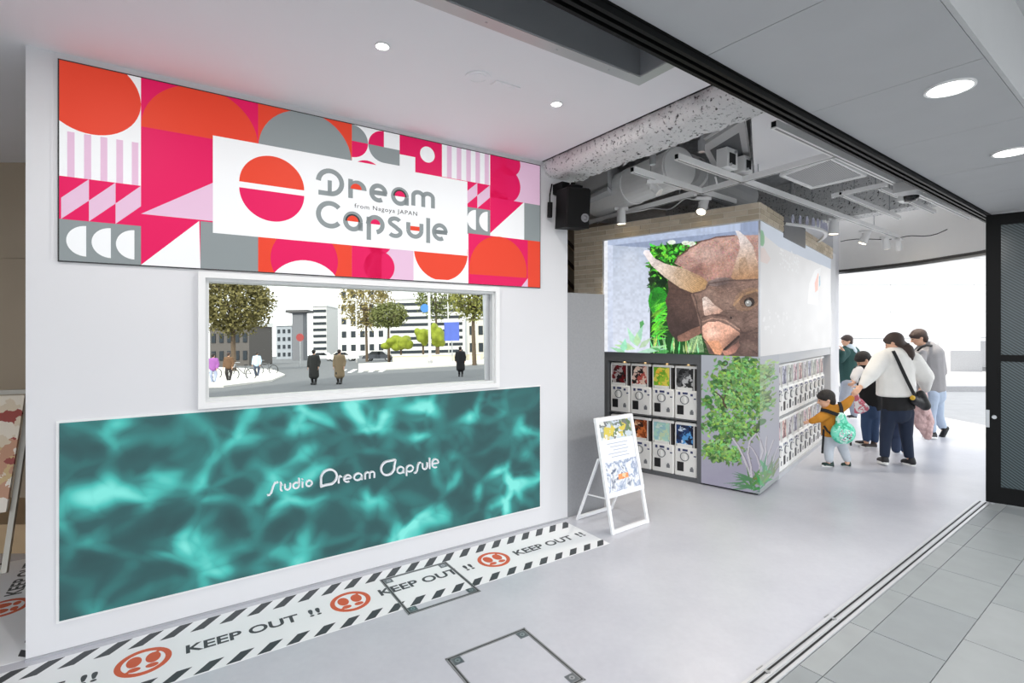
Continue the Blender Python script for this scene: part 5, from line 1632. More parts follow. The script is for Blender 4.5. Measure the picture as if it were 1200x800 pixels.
def person(label, base):
    return thing('person', label, 'person', loc=(0, 0, 0))

X = Vector((1, 0, 0))
M_sole = mat('white_rubber_sole', (232, 232, 230), .5)
M_blackcloth = cloth('black_cloth', (26, 26, 28))
M_shoeblack = mat('black_shoe', (26, 26, 30), .55)

# ---------------- woman in a white sweater
def woman():
    Y = 6.04; p = px(Y)
    t = person('person in a cream white sweater and navy jeans seen from behind', p(1050, 545))
    hc = p(1048.5, 401.5, .02); hh = .22; yw = 34
    b = MB()
    f, r_, u_ = head(b, hc, hh, yw, -22)
    b.cap(p(1050, 408), p(1051, 416), .052, .06)
    b.cap(p(1051, 420), p(1051, 462), (.17, .10), (.14, .10), X)
    lw, rw = p(1009, 453, -.10), p(1086, 457, .16)
    b.cap(p(1031, 419), p(1019, 438, -.06), .045, .038); b.cap(p(1019, 438, -.06), lw, .037, .026)
    b.cap(p(1075, 420), p(1088, 441, .06), .045, .038); b.cap(p(1088, 441, .06), rw, .037, .026)
    hand(b, lw, p(1002, 460, -.13), .9, (0, .5, .8), .45); hand(b, rw, p(1078, 462, .26), .9, (0, 0, 1), .6)
    for (h0, k0, a0) in ((p(1042, 478), p(1037, 511, .03), p(1036, 536)), (p(1060, 478), p(1061, 509, .03), p(1066, 537))):
        b.cap(h0, k0, .065, .045); b.cap(k0, a0, .042, .030)
    blob('body', b, M_skin, t, .0085, 3)
    eyes(t, hc, hh, yw, -22)
    def tail(mb, f, r_, u_):
        q = [p(1059, 404, -.02), p(1064, 409, -.07), p(1066.5, 415, -.09), p(1069, 421, -.10)]
        for a, b_, r0, r1 in zip(q, q[1:], (.045, .058, .05), (.058, .05, .016)): mb.cap(a, b_, r0, r1)
    hair(t, hc, hh, yw, -22, M_hair2, tail)
    tie = MB().ring(p(1060.5, 405.5, -.035), (.6, -.5, -.6), .03, .052, .02, 14); obj('hair_tie', tie, M_blackcloth, t)
    s = MB()
    s.cap(p(1049, 419), p(1050, 463), (.20, .13), (.218, .15), X, e1=.12)
    s.cap(p(1051, 413), p(1051, 420), .085, .12)
    s.cap(p(1033, 421), p(1020, 439, -.06), .10, .085); s.cap(p(1020, 439, -.06), p(1011, 451, -.09), .085, .046)
    s.cap(p(1069, 422), p(1083, 441, .05), .105, .10); s.cap(p(1083, 441, .05), p(1085, 455, .12), .10, .05)
    blob('sweater', s, cloth('cream_white_knit', (240, 238, 234)), t, .013, 4)
    u = MB(); u.cap(p(1051, 462), p(1052.5, 479), (.165, .12), (.185, .13), X, e1=.1)
    blob('undershirt', u, M_blackcloth, t, .013, 3)
    j = MB()
    j.cap(p(1051, 474), p(1052, 484), (.155, .12), (.155, .12), X)
    j.cap(p(1042.5, 482), p(1038, 511, .03), .088, .066); j.cap(p(1038, 511, .03), p(1036.5, 535), .064, .050, e1=.1)
    j.cap(p(1061, 482), p(1062, 509, .03), .088, .066); j.cap(p(1062, 509, .03), p(1065.5, 536), .064, .050, e1=.1)
    blob('jeans', j, cloth('navy_jeans', (26, 38, 60)), t, .012, 3)
    shoe(t, p(1039, 544.5, -.06), p(1031, 541, .14), M_shoeblack, M_sole, .095, .05); shoe(t, p(1072, 546.5, -.05), p(1057, 543, .10), M_shoeblack, M_sole, .095, .05)
    # cross-body bag (held by her: a thing of its own)
    g = thing('shoulder_bag', 'black crossbody bag with a yellow charm worn over the white sweater', 'bag', loc=(0, 0, 0))
    q = MB(); c = p(1078, 470, -.10)
    q.cap(p(1070, 468, -.14), p(1083, 473, -.06), (.05, .045), (.07, .05), (0, 0, 1)); q.cap(p(1079, 462, -.1), p(1084, 475, -.06), .05, .06)
    blob('bag_body', q, mat('black_leather', (20, 20, 22), .45, bump=.2), g, .011, 3)
    st = MB(); path = [p(1047, 411, -.125), p(1051, 419, -.155), p(1057, 432, -.175), p(1064, 447, -.185), p(1071, 461, -.175), p(1074, 466, -.14)]
    for a, b_ in zip(path, path[1:]):
        d = (b_ - a).normalized(); l = d.cross(Vector((0, 1, 0))).normalized() * .018; th = Vector((0, .008, 0))
        st.prism([a - l, a + l, b_ + l, b_ - l], th)
    obj('strap', st, mat('black_webbing', (22, 22, 24), .8), g)
    obj('charm', MB().ell(p(1069.5, 466, -.20), (.028, .02, .028)).tube([p(1069.5, 463, -.19), p(1069.5, 466, -.2)], .005, 6), mat('yellow_charm', (214, 170, 40), .5), g, smooth=True)
    # quilted pink coat hanging from her right arm
    ct_ = thing('quilted_coat', 'pale pink quilted coat hanging below the black bag', 'coat', loc=(0, 0, 0))
    cq = MB(); Yc = .22
    cq.cap(p(1077, 479, Yc), p(1084, 497, Yc), (.13, .07), (.12, .06), X); cq.cap(p(1084, 497, Yc), p(1087, 511, Yc), (.11, .05), (.05, .04), X); cq.cap(p(1080, 462, Yc - .05), p(1079, 482, Yc), .06, .09)
    m = mat('pink_quilt', (222, 186, 184), .6, var=.08, scale=12)
    if 'Voronoi Texture' not in m.node_tree.nodes:
        n_ = m.node_tree; vo = n_.nodes.new('ShaderNodeTexVoronoi'); vo.inputs['Scale'].default_value = 22; bp = n_.nodes.new('ShaderNodeBump'); bp.inputs['Strength'].default_value = .8; bp.invert = True; bp.inputs['Distance'].default_value = .03
        tc = n_.nodes.new('ShaderNodeTexCoord'); n_.links.new(tc.outputs['Object'], vo.inputs['Vector']); n_.links.new(vo.outputs['Distance'], bp.inputs['Height']); n_.links.new(bp.outputs['Normal'], n_.nodes['Principled BSDF'].inputs['Normal'])
    blob('coat_body', cq, m, ct_, .011, 2)
    sv = MB(); sv.cap(p(1088, 488, Yc - .04), p(1088, 512, Yc - .03), .045, .035); blob('sleeve', sv, m, ct_, .011, 2)
woman()

# ---------------- toddler in mustard jacket
def toddler():
    Y = 6.0; p = px(Y)
    t = person('toddler in a mustard jacket reaching for the capsule machines', p(980, 547))
    hc = p(968.5, 468, 0); hh = .205
    b = MB()
    head(b, hc, hh, 72, -14)
    b.cap(p(972, 474), p(973, 480), .04, .045); b.cap(p(974, 483), p(976, 508), (.10, .075), (.095, .075), X)
    lw, rw = p(950.5, 493.5, -.02), p(998.5, 465, -.04)
    b.cap(p(968, 485, -.05), p(960, 490, -.06), .03, .027); b.cap(p(960, 490, -.06), lw, .027, .02)
    b.cap(p(983, 480), p(992, 473, -.03), .03, .027); b.cap(p(992, 473, -.03), rw, .027, .02)
    hand(b, lw, p(944, 495, -.0), .55, (0, .3, 1), .2); hand(b, rw, p(1004, 459, -.07), .55, (0, 1, .2), .5)
    for h0, k0, a0 in ((p(973, 510), p(971, 527, .02), p(971, 543)), (p(985, 512), p(989, 527, .02), p(993, 542))):
        b.cap(h0, k0, .05, .035); b.cap(k0, a0, .034, .026)
    blob('body', b, M_skin, t, .0075, 2)
    eyes(t, hc, hh, 72, -14)
    hair(t, hc, hh, 72, -14, M_hair, vox=.009)
    j = MB(); m = cloth('mustard_jacket', (196, 132, 40))
    j.cap(p(974, 482), p(975, 510), (.115, .10), (.115, .10), X, e1=.15); j.cap(p(972, 476), p(973, 481), .065, .09)
    j.cap(p(968, 485, -.05), p(960, 490, -.06), .06, .053); j.cap(p(960, 490, -.06), p(951.5, 493.2, -.03), .05, .036)
    j.cap(p(982, 480), p(992, 473, -.03), .058, .052); j.cap(p(992, 473, -.03), p(997.5, 466.5, -.04), .05, .036)
    blob('jacket', j, m, t, .010, 3)
    q = MB(); m = cloth('pale_grey_trousers', (190, 196, 204))
    q.cap(p(975, 508), p(978, 514), (.105, .09), (.10, .085), X)
    q.cap(p(973, 513), p(971, 527, .02), .064, .055); q.cap(p(971, 527, .02), p(971.5, 538), .054, .045)
    q.cap(p(984, 514), p(988.5, 527, .02), .064, .055); q.cap(p(988.5, 527, .02), p(992.5, 537), .054, .045)
    blob('trousers', q, m, t, .010, 3)
    ms = mat('dark_green_shoe', (24, 50, 46), .55)
    shoe(t, p(976.5, 548, 0), p(962.5, 546, 0), ms, M_sole, .07, .038); shoe(t, p(996.5, 547.5, 0), p(986, 546.5, .05), ms, M_sole, .07, .038)
    g = thing('backpack', 'mint green patterned teardrop backpack on the toddler', 'backpack', loc=(0, 0, 0))
    k = MB(); k.cap(p(986, 489, -.15), p(988, 509, -.17), (.045, .045), (.125, .075), X); k.ell(p(988, 507, -.17), (.138, .085, .13)); k.ell(p(985.5, 492, -.15), (.06, .05, .09))
    blob('pack', k, pattern('mint_pack', [(70, 196, 158), (120, 226, 196), (206, 240, 230), (60, 180, 140), (140, 228, 200), (100, 214, 180)], 26, .55), g, .010, 3)
    pk = MB(); pk.ell(p(991, 510, -.24), (.075, .03, .07)); blob('front_pocket', pk, pattern('mint_pocket', [(236, 240, 240), (90, 60, 80), (120, 226, 196), (200, 170, 190)], 40, .55), g, .008, 2)
    for path in ([p(962.5, 480, -.10), p(970, 481.5, -.135), p(978, 484.5, -.15), p(985, 487, -.17)], [p(984, 471, -.08), p(986, 477, -.12), p(987, 484, -.15), p(988.5, 489, -.18)], [p(966, 499, -.10), p(970, 505, -.13), p(975, 509, -.15)], [p(965.5, 503, -.11), p(965, 516, -.115), p(964, 531, -.115)], [p(997, 516, -.16), p(997.5, 522, -.16)]):
        mb = MB()
        for a, b_ in zip(path, path[1:]):
            d = (b_ - a).normalized(); l = d.cross(Vector((0, 1, 0))).normalized() * (.02 if len(path) == 4 else .01); mb.prism([a - l, a + l, b_ + l, b_ - l], Vector((0, .012, 0)))
        obj('strap', mb, mat('black_webbing', (22, 22, 24), .8), g)
toddler()

# ---------------- boy in black jacket, head bowed
def boy():
    Y = 7.0; p = px(Y)
    t = person('child in a black jacket bowing the head, left of the white sweater', p(1018, 524))
    hc = p(1012.5, 421.5, -.02); hh = .215
    b = MB(); head(b, hc, hh, 72, -38)
    b.cap(p(1015, 427), p(1016, 433), .045, .05); b.cap(p(1016, 438), p(1020, 470), (.13, .09), (.12, .085), X)
    lw = p(1002, 447.5, -.12)
    b.cap(p(1006, 435, -.05), p(1001, 443, -.08), .036, .03); b.cap(p(1001, 443, -.08), lw, .03, .022); hand(b, lw, p(997, 451, -.15), .75, (0, 0, 1), .5)
    rw = p(1026, 462, .15); b.cap(p(1027, 436), p(1031, 452, .08), .036, .03); b.cap(p(1031, 452, .08), rw, .03, .022); hand(b, rw, p(1022, 466, .2), .75, (0, 0, 1), .5)
    for h0, k0, a0 in ((p(1016, 480), p(1014, 500), p(1015, 518)), (p(1024, 480), p(1024, 500), p(1025, 519))):
        b.cap(h0, k0, .065, .045); b.cap(k0, a0, .043, .03)
    blob('body', b, M_skin, t, .0085, 2); eyes(t, hc, hh, 72, -38)
    hair(t, hc, hh, 72, -38, M_hair)
    j = MB(); j.cap(p(1015, 434), p(1022, 470), (.15, .12), (.145, .11), X); j.cap(p(1026, 436), p(1030, 452, .08), .065, .055); j.cap(p(1030, 452, .08), p(1027, 460, .14), .055, .04); j.cap(p(1021, 470), p(1023.5, 480), (.13, .10), (.13, .10), X, e1=.15)
    blob('jacket', j, M_blackcloth, t, .012, 3)
    s = MB(); s.cap(p(1006, 434, -.05), p(1001.5, 442, -.08), .065, .055); s.cap(p(1001.5, 442, -.08), p(1002.5, 446, -.11), .052, .04)
    blob('sleeve', s, pattern('striped_sleeve', [(236, 234, 234), (40, 40, 44), (226, 224, 226), (236, 236, 238)], 9, .8), t, .011, 3)
    q = MB(); q.cap(p(1020, 477), p(1020.5, 484), (.12, .1), (.115, .1), X)
    q.cap(p(1016, 482), p(1014.5, 500), .075, .06); q.cap(p(1014.5, 500), p(1015.5, 514), .058, .048); q.cap(p(1024.5, 482), p(1024, 500), .078, .065); q.cap(p(1024, 500), p(1025, 515), .063, .05)
    blob('jeans', q, cloth('blue_jeans', (52, 74, 108)), t, .012, 3)
    ms = mat('brown_black_shoe', (52, 42, 40), .55)
    shoe(t, p(1019, 521, .1), p(1001, 520, .04), ms, M_sole, .07, .04); shoe(t, p(1029, 525, 0), p(1008, 524, -.03), ms, M_sole, .07, .04)
    g = thing('plastic_bag', 'white and pink patterned bag held by the child in black', 'bag', loc=(0, 0, 0))
    m = MB(); m.cap(p(1006, 470, -.16), p(1010, 480, -.16), (.06, .035), (.11, .045), X); m.cap(p(1000, 455, -.15), p(1005, 468, -.16), .015, .035)
    blob('bag_body', m, pattern('bag_print', [(240, 236, 238), (236, 200, 208), (210, 110, 130), (244, 240, 242), (200, 196, 200)], 18, .5), g, .010, 3)
boy()

# ---------------- man in grey hooded jacket, striding left
def man():
    Y = 7.6; p = px(Y)
    t = person('person in a grey hooded jacket and pale jeans striding by', p(1095, 515))
    hc = p(1077, 395.5, 0); hh = .235
    b = MB(); head(b, hc, hh, 68, -22)
    b.cap(p(1081, 403), p(1083, 409), .055, .06); b.cap(p(1088, 414), p(1093, 456), (.16, .11), (.15, .11), X)
    for w_, s_, e_ in ((p(1082, 452, -.25), p(1078, 414, -.08), p(1077, 434, -.16)), (p(1092, 455, .25), p(1099, 416, .1), p(1104, 436, .2))):
        b.cap(s_, e_, .05, .042); b.cap(e_, w_, .04, .028); hand(b, w_, w_ + Vector((-.05, 0, -.12)), 1, (0, 1, 0), .4)
    for h0, k0, a0 in ((p(1091, 462, -.07), p(1089, 486, -.07), p(1092, 508, -.08)), (p(1097, 462, .07), p(1098.5, 486, .05), p(1106, 503, .06))):
        b.cap(h0, k0, .085, .058); b.cap(k0, a0, .055, .036)
    blob('body', b, M_skin, t, .010, 2); eyes(t, hc, hh, 68, -22); hair(t, hc, hh, 68, -22, M_hair2)
    j = MB(); m = cloth('grey_hooded_jacket', (150, 148, 150))
    j.cap(p(1088, 414), p(1092, 458), (.205, .16), (.185, .15), X, e1=.12); j.cap(p(1083, 408), p(1086, 413), .09, .13)
    j.cap(p(1078, 415, -.1), p(1077.5, 434, -.18), .085, .075); j.cap(p(1077.5, 434, -.18), p(1082, 450, -.24), .072, .05)
    j.cap(p(1099, 417, .1), p(1103, 436, .2), .085, .075); j.cap(p(1103, 436, .2), p(1093, 453, .24), .072, .05)
    j.cap(p(1089, 406, -.03), p(1097, 412, -.02), .085, .07)
    blob('jacket', j, m, t, .014, 4)
    h_ = MB(); h_.tube([p(1075, 411, -.16), p(1080, 406.5, -.17), p(1086, 404.5, -.15), p(1092, 405, -.10)], [.012, .016, .016, .012], 8)
    obj('hood_lining', h_, M_blackcloth, t, smooth=True)
    q = MB(); m = cloth('pale_blue_jeans', (166, 180, 200))
    q.cap(p(1093, 454), p(1094, 464), (.165, .14), (.16, .14), X)
    q.cap(p(1091, 463, -.07), p(1089.5, 486, -.07), .10, .078); q.cap(p(1089.5, 486, -.07), p(1092, 503, -.08), .075, .058); q.cap(p(1097, 463, .07), p(1098.5, 486, .05), .10, .078); q.cap(p(1098.5, 486, .05), p(1104.5, 499.5, .06), .075, .056)
    blob('jeans', q, m, t, .014, 3)
    shoe(t, p(1098, 513.5, -.08), p(1081, 512.5, -.12), M_shoeblack, M_sole, .085, .047)
    shoe(t, p(1113, 500, .06), p(1103, 517, .04), M_shoeblack, M_sole, .085, .047)
man()

# ---------------- pedestrian in green jacket, outside
def green():
    Y = 9.2; p = px(Y)
    t = person('pedestrian in a dark green jacket walking just beyond the kiosk end', p(990, 495))
    hc = p(992.5, 399.5, 0); hh = .205
    b = MB(); head(b, hc, hh, 84, -4)
    b.cap(p(994, 405), p(995, 410), .05, .055); b.cap(p(995, 413), p(996, 444), (.14, .10), (.13, .1), X)
    for s_, e_, w_ in ((p(990, 412, -.1), p(984, 421, -.14), p(988, 410.5, -.2)), (p(998, 413, .1), p(1001, 430, .15), p(996, 445, .2))):
        b.cap(s_, e_, .042, .036); b.cap(e_, w_, .036, .026); hand(b, w_, w_ + Vector((-.05, 0, .08)), .9, (0, 1, 0), .5)
    for h0, k0, a0 in ((p(993, 449, -.05), p(988, 468, -.05), p(981, 485, -.05)), (p(997, 449, .05), p(998, 468, .05), p(1001, 486, .05))):
        b.cap(h0, k0, .075, .055); b.cap(k0, a0, .05, .034)
    blob('body', b, M_skin, t, .011, 2); eyes(t, hc, hh, 84, -4); hair(t, hc, hh, 84, -4, M_hair2, vox=.013)
    j = MB(); j.cap(p(995, 413), p(996, 449), (.185, .14), (.165, .13), X, e1=.12); j.cap(p(990, 413, -.1), p(984.5, 421, -.14), .085, .075); j.cap(p(984.5, 421, -.14), p(987, 413, -.19), .07, .05); j.cap(p(998, 414, .1), p(1001, 430, .15), .085, .075); j.cap(p(1001, 430, .15), p(997, 442, .19), .07, .05)
    blob('jacket', j, cloth('dark_green_jacket', (38, 74, 72)), t, .015, 3)
    h_ = MB(); h_.cap(p(996, 407.5, -.04), p(1001, 411, -.03), .075, .07); h_.cap(p(1000, 411, -.08), p(1003, 420, -.07), .06, .04); blob('hood', h_, cloth('pale_blue_hood', (196, 208, 218)), t, .013, 3)
    q = MB(); q.cap(p(995, 445), p(995, 451), (.15, .13), (.145, .13), X); q.cap(p(993, 450, -.05), p(988.5, 468, -.05), .095, .075); q.cap(p(988.5, 468, -.05), p(981.5, 484, -.05), .072, .058); q.cap(p(997, 450, .05), p(998, 468, .05), .095, .075); q.cap(p(998, 468, .05), p(1001, 485, .05), .072, .058)
    blob('jeans', q, cloth('grey_blue_jeans', (150, 156, 168)), t, .015, 3)
    for a in ((p(984, 490.5, -.05), p(972, 489.5, -.05)), (p(1004, 490.5, .05), p(992, 490, .05))): shoe(t, *a, M_shoeblack, M_sole, .085, .046)
green()

# ---------------- child mostly hidden behind the woman
def hidden():
    Y = 6.62; p = px(Y)
    t = person('child in navy jeans and white trainers half hidden behind the white sweater', p(1053, 536))
    hc = p(1052, 440); hh = .20
    b = MB(); head(b, hc, hh, 90, -15); b.cap(p(1052, 447), p(1052, 452), .04, .045); b.cap(p(1053, 455), p(1053, 486), (.11, .08), (.1, .08), X)
    for s_ in (-1, 1):
        sh = p(1053 + 9 * s_, 457, .02 * s_); e_ = p(1053 + 10 * s_, 472, .05); w_ = p(1050 + 7 * s_, 484, .1)
        b.cap(sh, e_, .03, .027); b.cap(e_, w_, .026, .02); hand(b, w_, w_ + Vector((-.02, .04, -.1)), .65, (0, 1, 0), .3)
    for a, b1, c in ((p(1050, 490), p(1050, 512, .03), p(1050, 528)), (p(1056, 490), p(1055.5, 512, .05), p(1056, 528, .06))):
        b.cap(a, b1, .055, .04); b.cap(b1, c, .038, .028)
    blob('body', b, M_skin, t, .010, 2); eyes(t, hc, hh, 90, -15); hair(t, hc, hh, 90, -15, M_hair)
    j = MB(); j.cap(p(1053, 455), p(1053, 488), (.125, .1), (.125, .1), X)
    for s_ in (-1, 1): j.cap(p(1053 + 9 * s_, 457, .02 * s_), p(1053 + 10 * s_, 472, .05), .05, .045); j.cap(p(1053 + 10 * s_, 472, .05), p(1050.5 + 7 * s_, 482, .09), .043, .032)
    blob('jacket', j, cloth('grey_child_jacket', (120, 120, 126)), t, .012, 3)
    q = MB(); q.cap(p(1053, 488), p(1053, 494), (.11, .09), (.105, .09), X)
    q.cap(p(1050, 492), p(1050, 512, .03), .07, .062); q.cap(p(1050, 512, .03), p(1050, 526), .06, .052); q.cap(p(1056, 492), p(1055.5, 512, .05), .07, .062); q.cap(p(1055.5, 512, .05), p(1056, 525, .06), .06, .052)
    blob('jeans', q, cloth('navy_child_jeans', (44, 58, 86)), t, .012, 3)
    mw = mat('white_trainer', (226, 230, 236), .5)
    shoe(t, p(1058, 536, 0), p(1042.5, 535, -.02), mw, M_sole, .065, .038); shoe(t, p(1061, 534, .08), p(1047, 533, .08), mw, M_sole, .065, .038)
hidden()
# ================================================================== BEYOND THE EXIT
M_fac = mat('white_facade_panel', (236, 236, 236), .6, var=.02)
M_fjoint = mat('facade_joint', (150, 150, 152), .8)
M_stone = mat('grey_granite', (158, 158, 160), .7, var=.2, scale=30)
M_pale = mat('pale_paving', (206, 204, 200), .8, var=.06, scale=2)
fb = thing('white_building', 'white panelled building across the street behind the exit', 'building', loc=(16, 23, 0))
obj('backing', MB().box(-14, 20, .12, 3, 0, 11), M_fjoint, fb)
pc = {}
for r_ in range(9):
    for c in range(9):
        x = -14 + c * 3.75
        if 'p' not in pc: pc['p'] = MB().box(0.01, 3.74, 0, .12, .012, 1.19).mesh('panel', M_fac)
        obj('panel', pc['p'], None, fb, loc=(x, 0, r_ * 1.2))
struct('pavement_far', MB().box(7.5, 45, 13.6, 23.1, -.1, .10), M_pale, None, 'pale pavement across the street')
kb = struct('trim_kerb', MB().box(7.5, 45, 13.35, 13.6, -.1, .115), M_stone, None, 'granite kerb across the street')
struct('pavement_exit', MB().prism([Vector((5.3, 5.6, -.05)), Vector((7.2, 5.6, -.05)), Vector((8.0, 7.6, -.05)), Vector((7.9, 9.5, -.05)), Vector((7.2, 11, -.05)), Vector((6.0, 10.7, -.05)), Vector((6.6, 8.5, -.05)), Vector((6.4, 6.9, -.05))], (0, 0, .04)), M_pale, None, 'pale paving strip just outside the exit')
struct('road_exit', MB().box(5.0, 45, 4.5, 13.4, -.06, -.022), mat('lit_asphalt', (160, 160, 161), .85, var=.12, scale=4, bump=.2, bscale=120), None, 'grey road surface right outside the exit')  # lighter asphalt copy, the brighter lit road put into its colour
st = thing('stone_steps', 'low granite steps in front of the white building', 'steps', loc=(18.3, 17.2, .10))
for k in range(3): obj('step', MB().box(-1.3 + .25 * k, 2.6, k * .35, 1.4, k * .15, k * .15 + .15), M_stone, st)
pw = thing('entrance_wall', 'pale block wall with sloping parapet beside the granite steps', 'wall', loc=(16.3, 18.2, .10))
obj('pier', MB().box(-.7, .35, 0, .5, 0, 2.35), M_fac, pw)
obj('base_course', MB().box(-.74, .39, -.03, .53, 0, .75), M_stone, pw)
obj('parapet', MB().prism([(.35, 1.9, 2.3), (2.8, 1.9, .9), (2.8, 1.9, 0), (.35, 1.9, 0)], (0, .3, 0)), M_fac, pw)
obj('stone_panel', MB().box(.45, 2.7, 1.78, 1.88, 0, 1.05), M_stone, pw)
obj('handrail', MB().tube([(.35, 1.7, 1.2), (2.7, 1.7, 1.2)], .03, 8), M_alu, pw)

# ================================================================== STREET BEHIND THE CAMERA (what the window mirrors)
HR = 411.0
def RW(u, D):
    q = np.array(((u - CX) / F * D, D)); n = WF.n
    return q - 2 * ((q - WF.o) @ n) * n
def R3(u, v, D):
    q = RW(u, D); return Vector((q[0], q[1], H + (HR - v) * D / F))
def RG(u, v): return RW(u, F * H / (v - HR))
AX = RW(500, 40) - RW(400, 40); AX = AX / np.hypot(*AX)        # image-right in the mirrored street
VX = Vector((AX[0], AX[1], 0)); ARZ = math.atan2(AX[1], AX[0])
def street(name, label, cat, u, D, z=0.0):
    q = RW(u, D); return thing(name, label, cat, loc=(q[0], q[1], z - .03), rz=ARZ + math.pi)
M_bark = mat('tree_bark', (92, 78, 64), .9, var=.2, bump=.4)
def tree(label, u, D, vc, rx, ry, col, n=1500, tw=.16, leaf=.16):
    t = street('street_tree', label, 'tree', u, D)
    k = D / F; zc = H + (HR - vc) * k; Rx, Rz = rx * k, ry * k
    tr_ = MB(); tr_.tube([(0, 0, 0), (.05, 0, zc * .5), (0, .1, zc)], [tw, tw * .8, tw * .4], 8)
    r_ = np.random.default_rng(int(u))
    for b in range(14):
        a = r_.uniform(0, 6.28); e = Vector((math.cos(a) * Rx * r_.uniform(.4, .9), math.sin(a) * Rx * .8, zc + Rz * r_.uniform(-.5, .8)))
        tr_.tube([(0, 0, zc - Rz * r_.uniform(.3, .9)), tuple(e * .5 + Vector((0, 0, zc * .46))), tuple(e)], [tw * .35, tw * .22, tw * .06], 5)
    obj('trunk', tr_, M_bark, t)
    mb = MB()
    for _ in range(n):
        d = r_.normal(0, 1, 3); d /= np.linalg.norm(d); q = r_.uniform(.35, 1) ** .5 * r_.uniform(.8, 1.08)
        c = Vector((d[0] * Rx * q, d[1] * Rx * .8 * q, zc + d[2] * Rz * q))
        a = Vector(r_.normal(0, 1, 3)).normalized() * leaf; b_ = Vector(r_.normal(0, 1, 3)).normalized() * leaf * .7
        mb.add([c - a, c + b_, c + a, c - b_], [(0, 1, 2, 3)])
    o = obj('foliage', mb, mat('foliage_%d' % int(u), col, .8, var=.35, scale=1.5), t); o['kind'] = 'stuff'
tree('olive crowned street tree filling the left of the window mirror image', 274, 42, 353, 47, 40, (112, 106, 62), 6500, .22)
tree('bare yellowish street tree mirrored mid window', 430, 70, 354, 32, 38, (140, 128, 80), 2600, .2, .2)
tree('round topped green street tree mirrored right of mid window', 456, 62, 371, 24, 16, (104, 110, 62), 2600, .18)
tree('loose yellow green street tree mirrored at the right of the window', 556, 45, 350, 30, 32, (130, 132, 66), 2600, .2)
tree('far green street tree mirrored above the blue sign', 512, 95, 350, 26, 28, (108, 116, 66), 2200, .25, .25)
M_bush = mat('bright_bush', (122, 134, 34), .85, var=.3, scale=3, bump=.8, bscale=12)
for (u, v, rx, ry, lab) in ((470, 404, 14, 8.5, 'wide bright green clipped bush mirrored beside the dark car'), (496, 397, 8, 9.5, 'tall bright green bush mirrored left of the sign pole'), (514, 395, 8.5, 11, 'tall bright green bush mirrored right of the sign pole')):
    t = street('clipped_bush', lab, 'bush', u, 60, .84); k = .1
    mb = MB(); zc = H + (HR - v) * k - .84
    r_ = np.random.default_rng(int(u))
    for _ in range(26):
        d = r_.normal(0, .5, 3); mb.ell((d[0] * rx * k, d[1] * 1.0, zc + d[2] * ry * k * .7), (rx * k * .45, .8, ry * k * .5), 9, 6)
    blob('foliage', mb, M_bush, t, .14, 2)
    obj('stem', MB().cyl((0, 0, 0), (0, 0, zc), .12, 8), M_bark, t)
pl = street('planter', 'cream stone planter bank under the bright mirrored bushes', 'planter', 495, 61)
obj('bank', MB().box(-7, 3.2, -1.5, 4, 0, .82), mat('cream_stone', (214, 206, 182), .85, var=.1), pl)
obj('coping', MB().box(-7.1, 3.3, -1.6, -1.3, .78, .9), M_pale, pl)
# cars
def car(label, u, v, D, col, L=4.4):
    t = street('car', label, 'car', u, D)
    m = mat('car_paint_' + label.split()[0], col, .25, var=.03, coat=.6)
    prof = [(-L / 2, .35), (-L / 2 + .05, .75), (-L * .3, .88), (-L * .16, 1.38), (L * .18, 1.40), (L * .33, .95), (L / 2 - .1, .78), (L / 2, .35)]
    obj('car_body', MB().prism([(x, -.85, z) for x, z in prof], (0, 1.7, 0)), m, t)
    g = MB()
    for y in (-.86, .85): g.prism([(-L * .26, y, .92), (-L * .145, y, 1.32), (L * .165, y, 1.33), (L * .29, y, .95)], (0, .012, 0))
    obj('side_windows', g, mat('car_glass', (30, 34, 38), .1), t)
    for x in (-L * .31, L * .31):
        for y in (-.82, .66):
            w_ = obj('wheel', MB().cyl((x, y, .32), (x, y + .18, .32), .32, 18), M_mdark, t); obj('hub', MB().cyl((x, y - .01, .32), (x, y + .19, .32), .18, 12), M_alu, w_)
    obj('headlamp', MB().box(L / 2 - .14, L / 2 - .02, -.8, -.45, .62, .76).box(L / 2 - .14, L / 2 - .02, .45, .8, .62, .76), M_whitemetal, t)
car('charcoal saloon car mirrored below the bushes', 444, 424, 74, (58, 62, 70)); car('white saloon car mirrored mid window', 402, 424, 78, (236, 236, 236)); car('silver hatchback mirrored left of the white saloon', 378, 424, 84, (200, 202, 206), 4.0)
# buildings
def bldg(label, u0, u1, v0, D, col, depth, rows, cols_, band=False):
    t = street('city_building', label, 'building', (u0 + u1) / 2, D); k = D / F
    w_ = (u1 - u0) * k / 2; h_ = H + (HR - v0) * k
    obj('wall', MB().box(-w_, w_, 0, depth, 0, h_), mat('bld_%d' % u0, col, .8, var=.04), t)
    mw = mat('far_window_glass', (50, 56, 62), .35, spec=.2)
    for r_ in range(rows):
        z0 = h_ * (r_ + .35) / (rows + .3)
        if band: obj('window_band', MB().box(-w_ * .94, w_ * .94, -.15, 0, z0, z0 + h_ / rows * .38), mw, t)
        else:
            for c in range(cols_):
                x0 = -w_ + 2 * w_ * (c + .25) / cols_; obj('window', MB().box(x0, x0 + w_ / cols_, -.1, 0, z0, z0 + h_ / rows * .45), mw, t)
    obj('roof_edge', MB().box(-w_ - .2, w_ + .2, -.3, depth, h_, h_ + .5), M_fac, t)
bldg('white office block with ribbon windows mirrored mid window', 455, 545, 352, 130, (205, 205, 203), 12, 8, 1, True)
bldg('bright white block mirrored behind the bare tree', 398, 452, 318, 170, (225, 225, 223), 12, 6, 5)
bldg('slim striped tower mirrored left of the white block', 367, 383, 358, 120, (200, 200, 200), 8, 8, 1, True)
bldg('low dark hall mirrored under the olive tree', 246, 292, 379, 62, (92, 88, 86), 6, 2, 5)
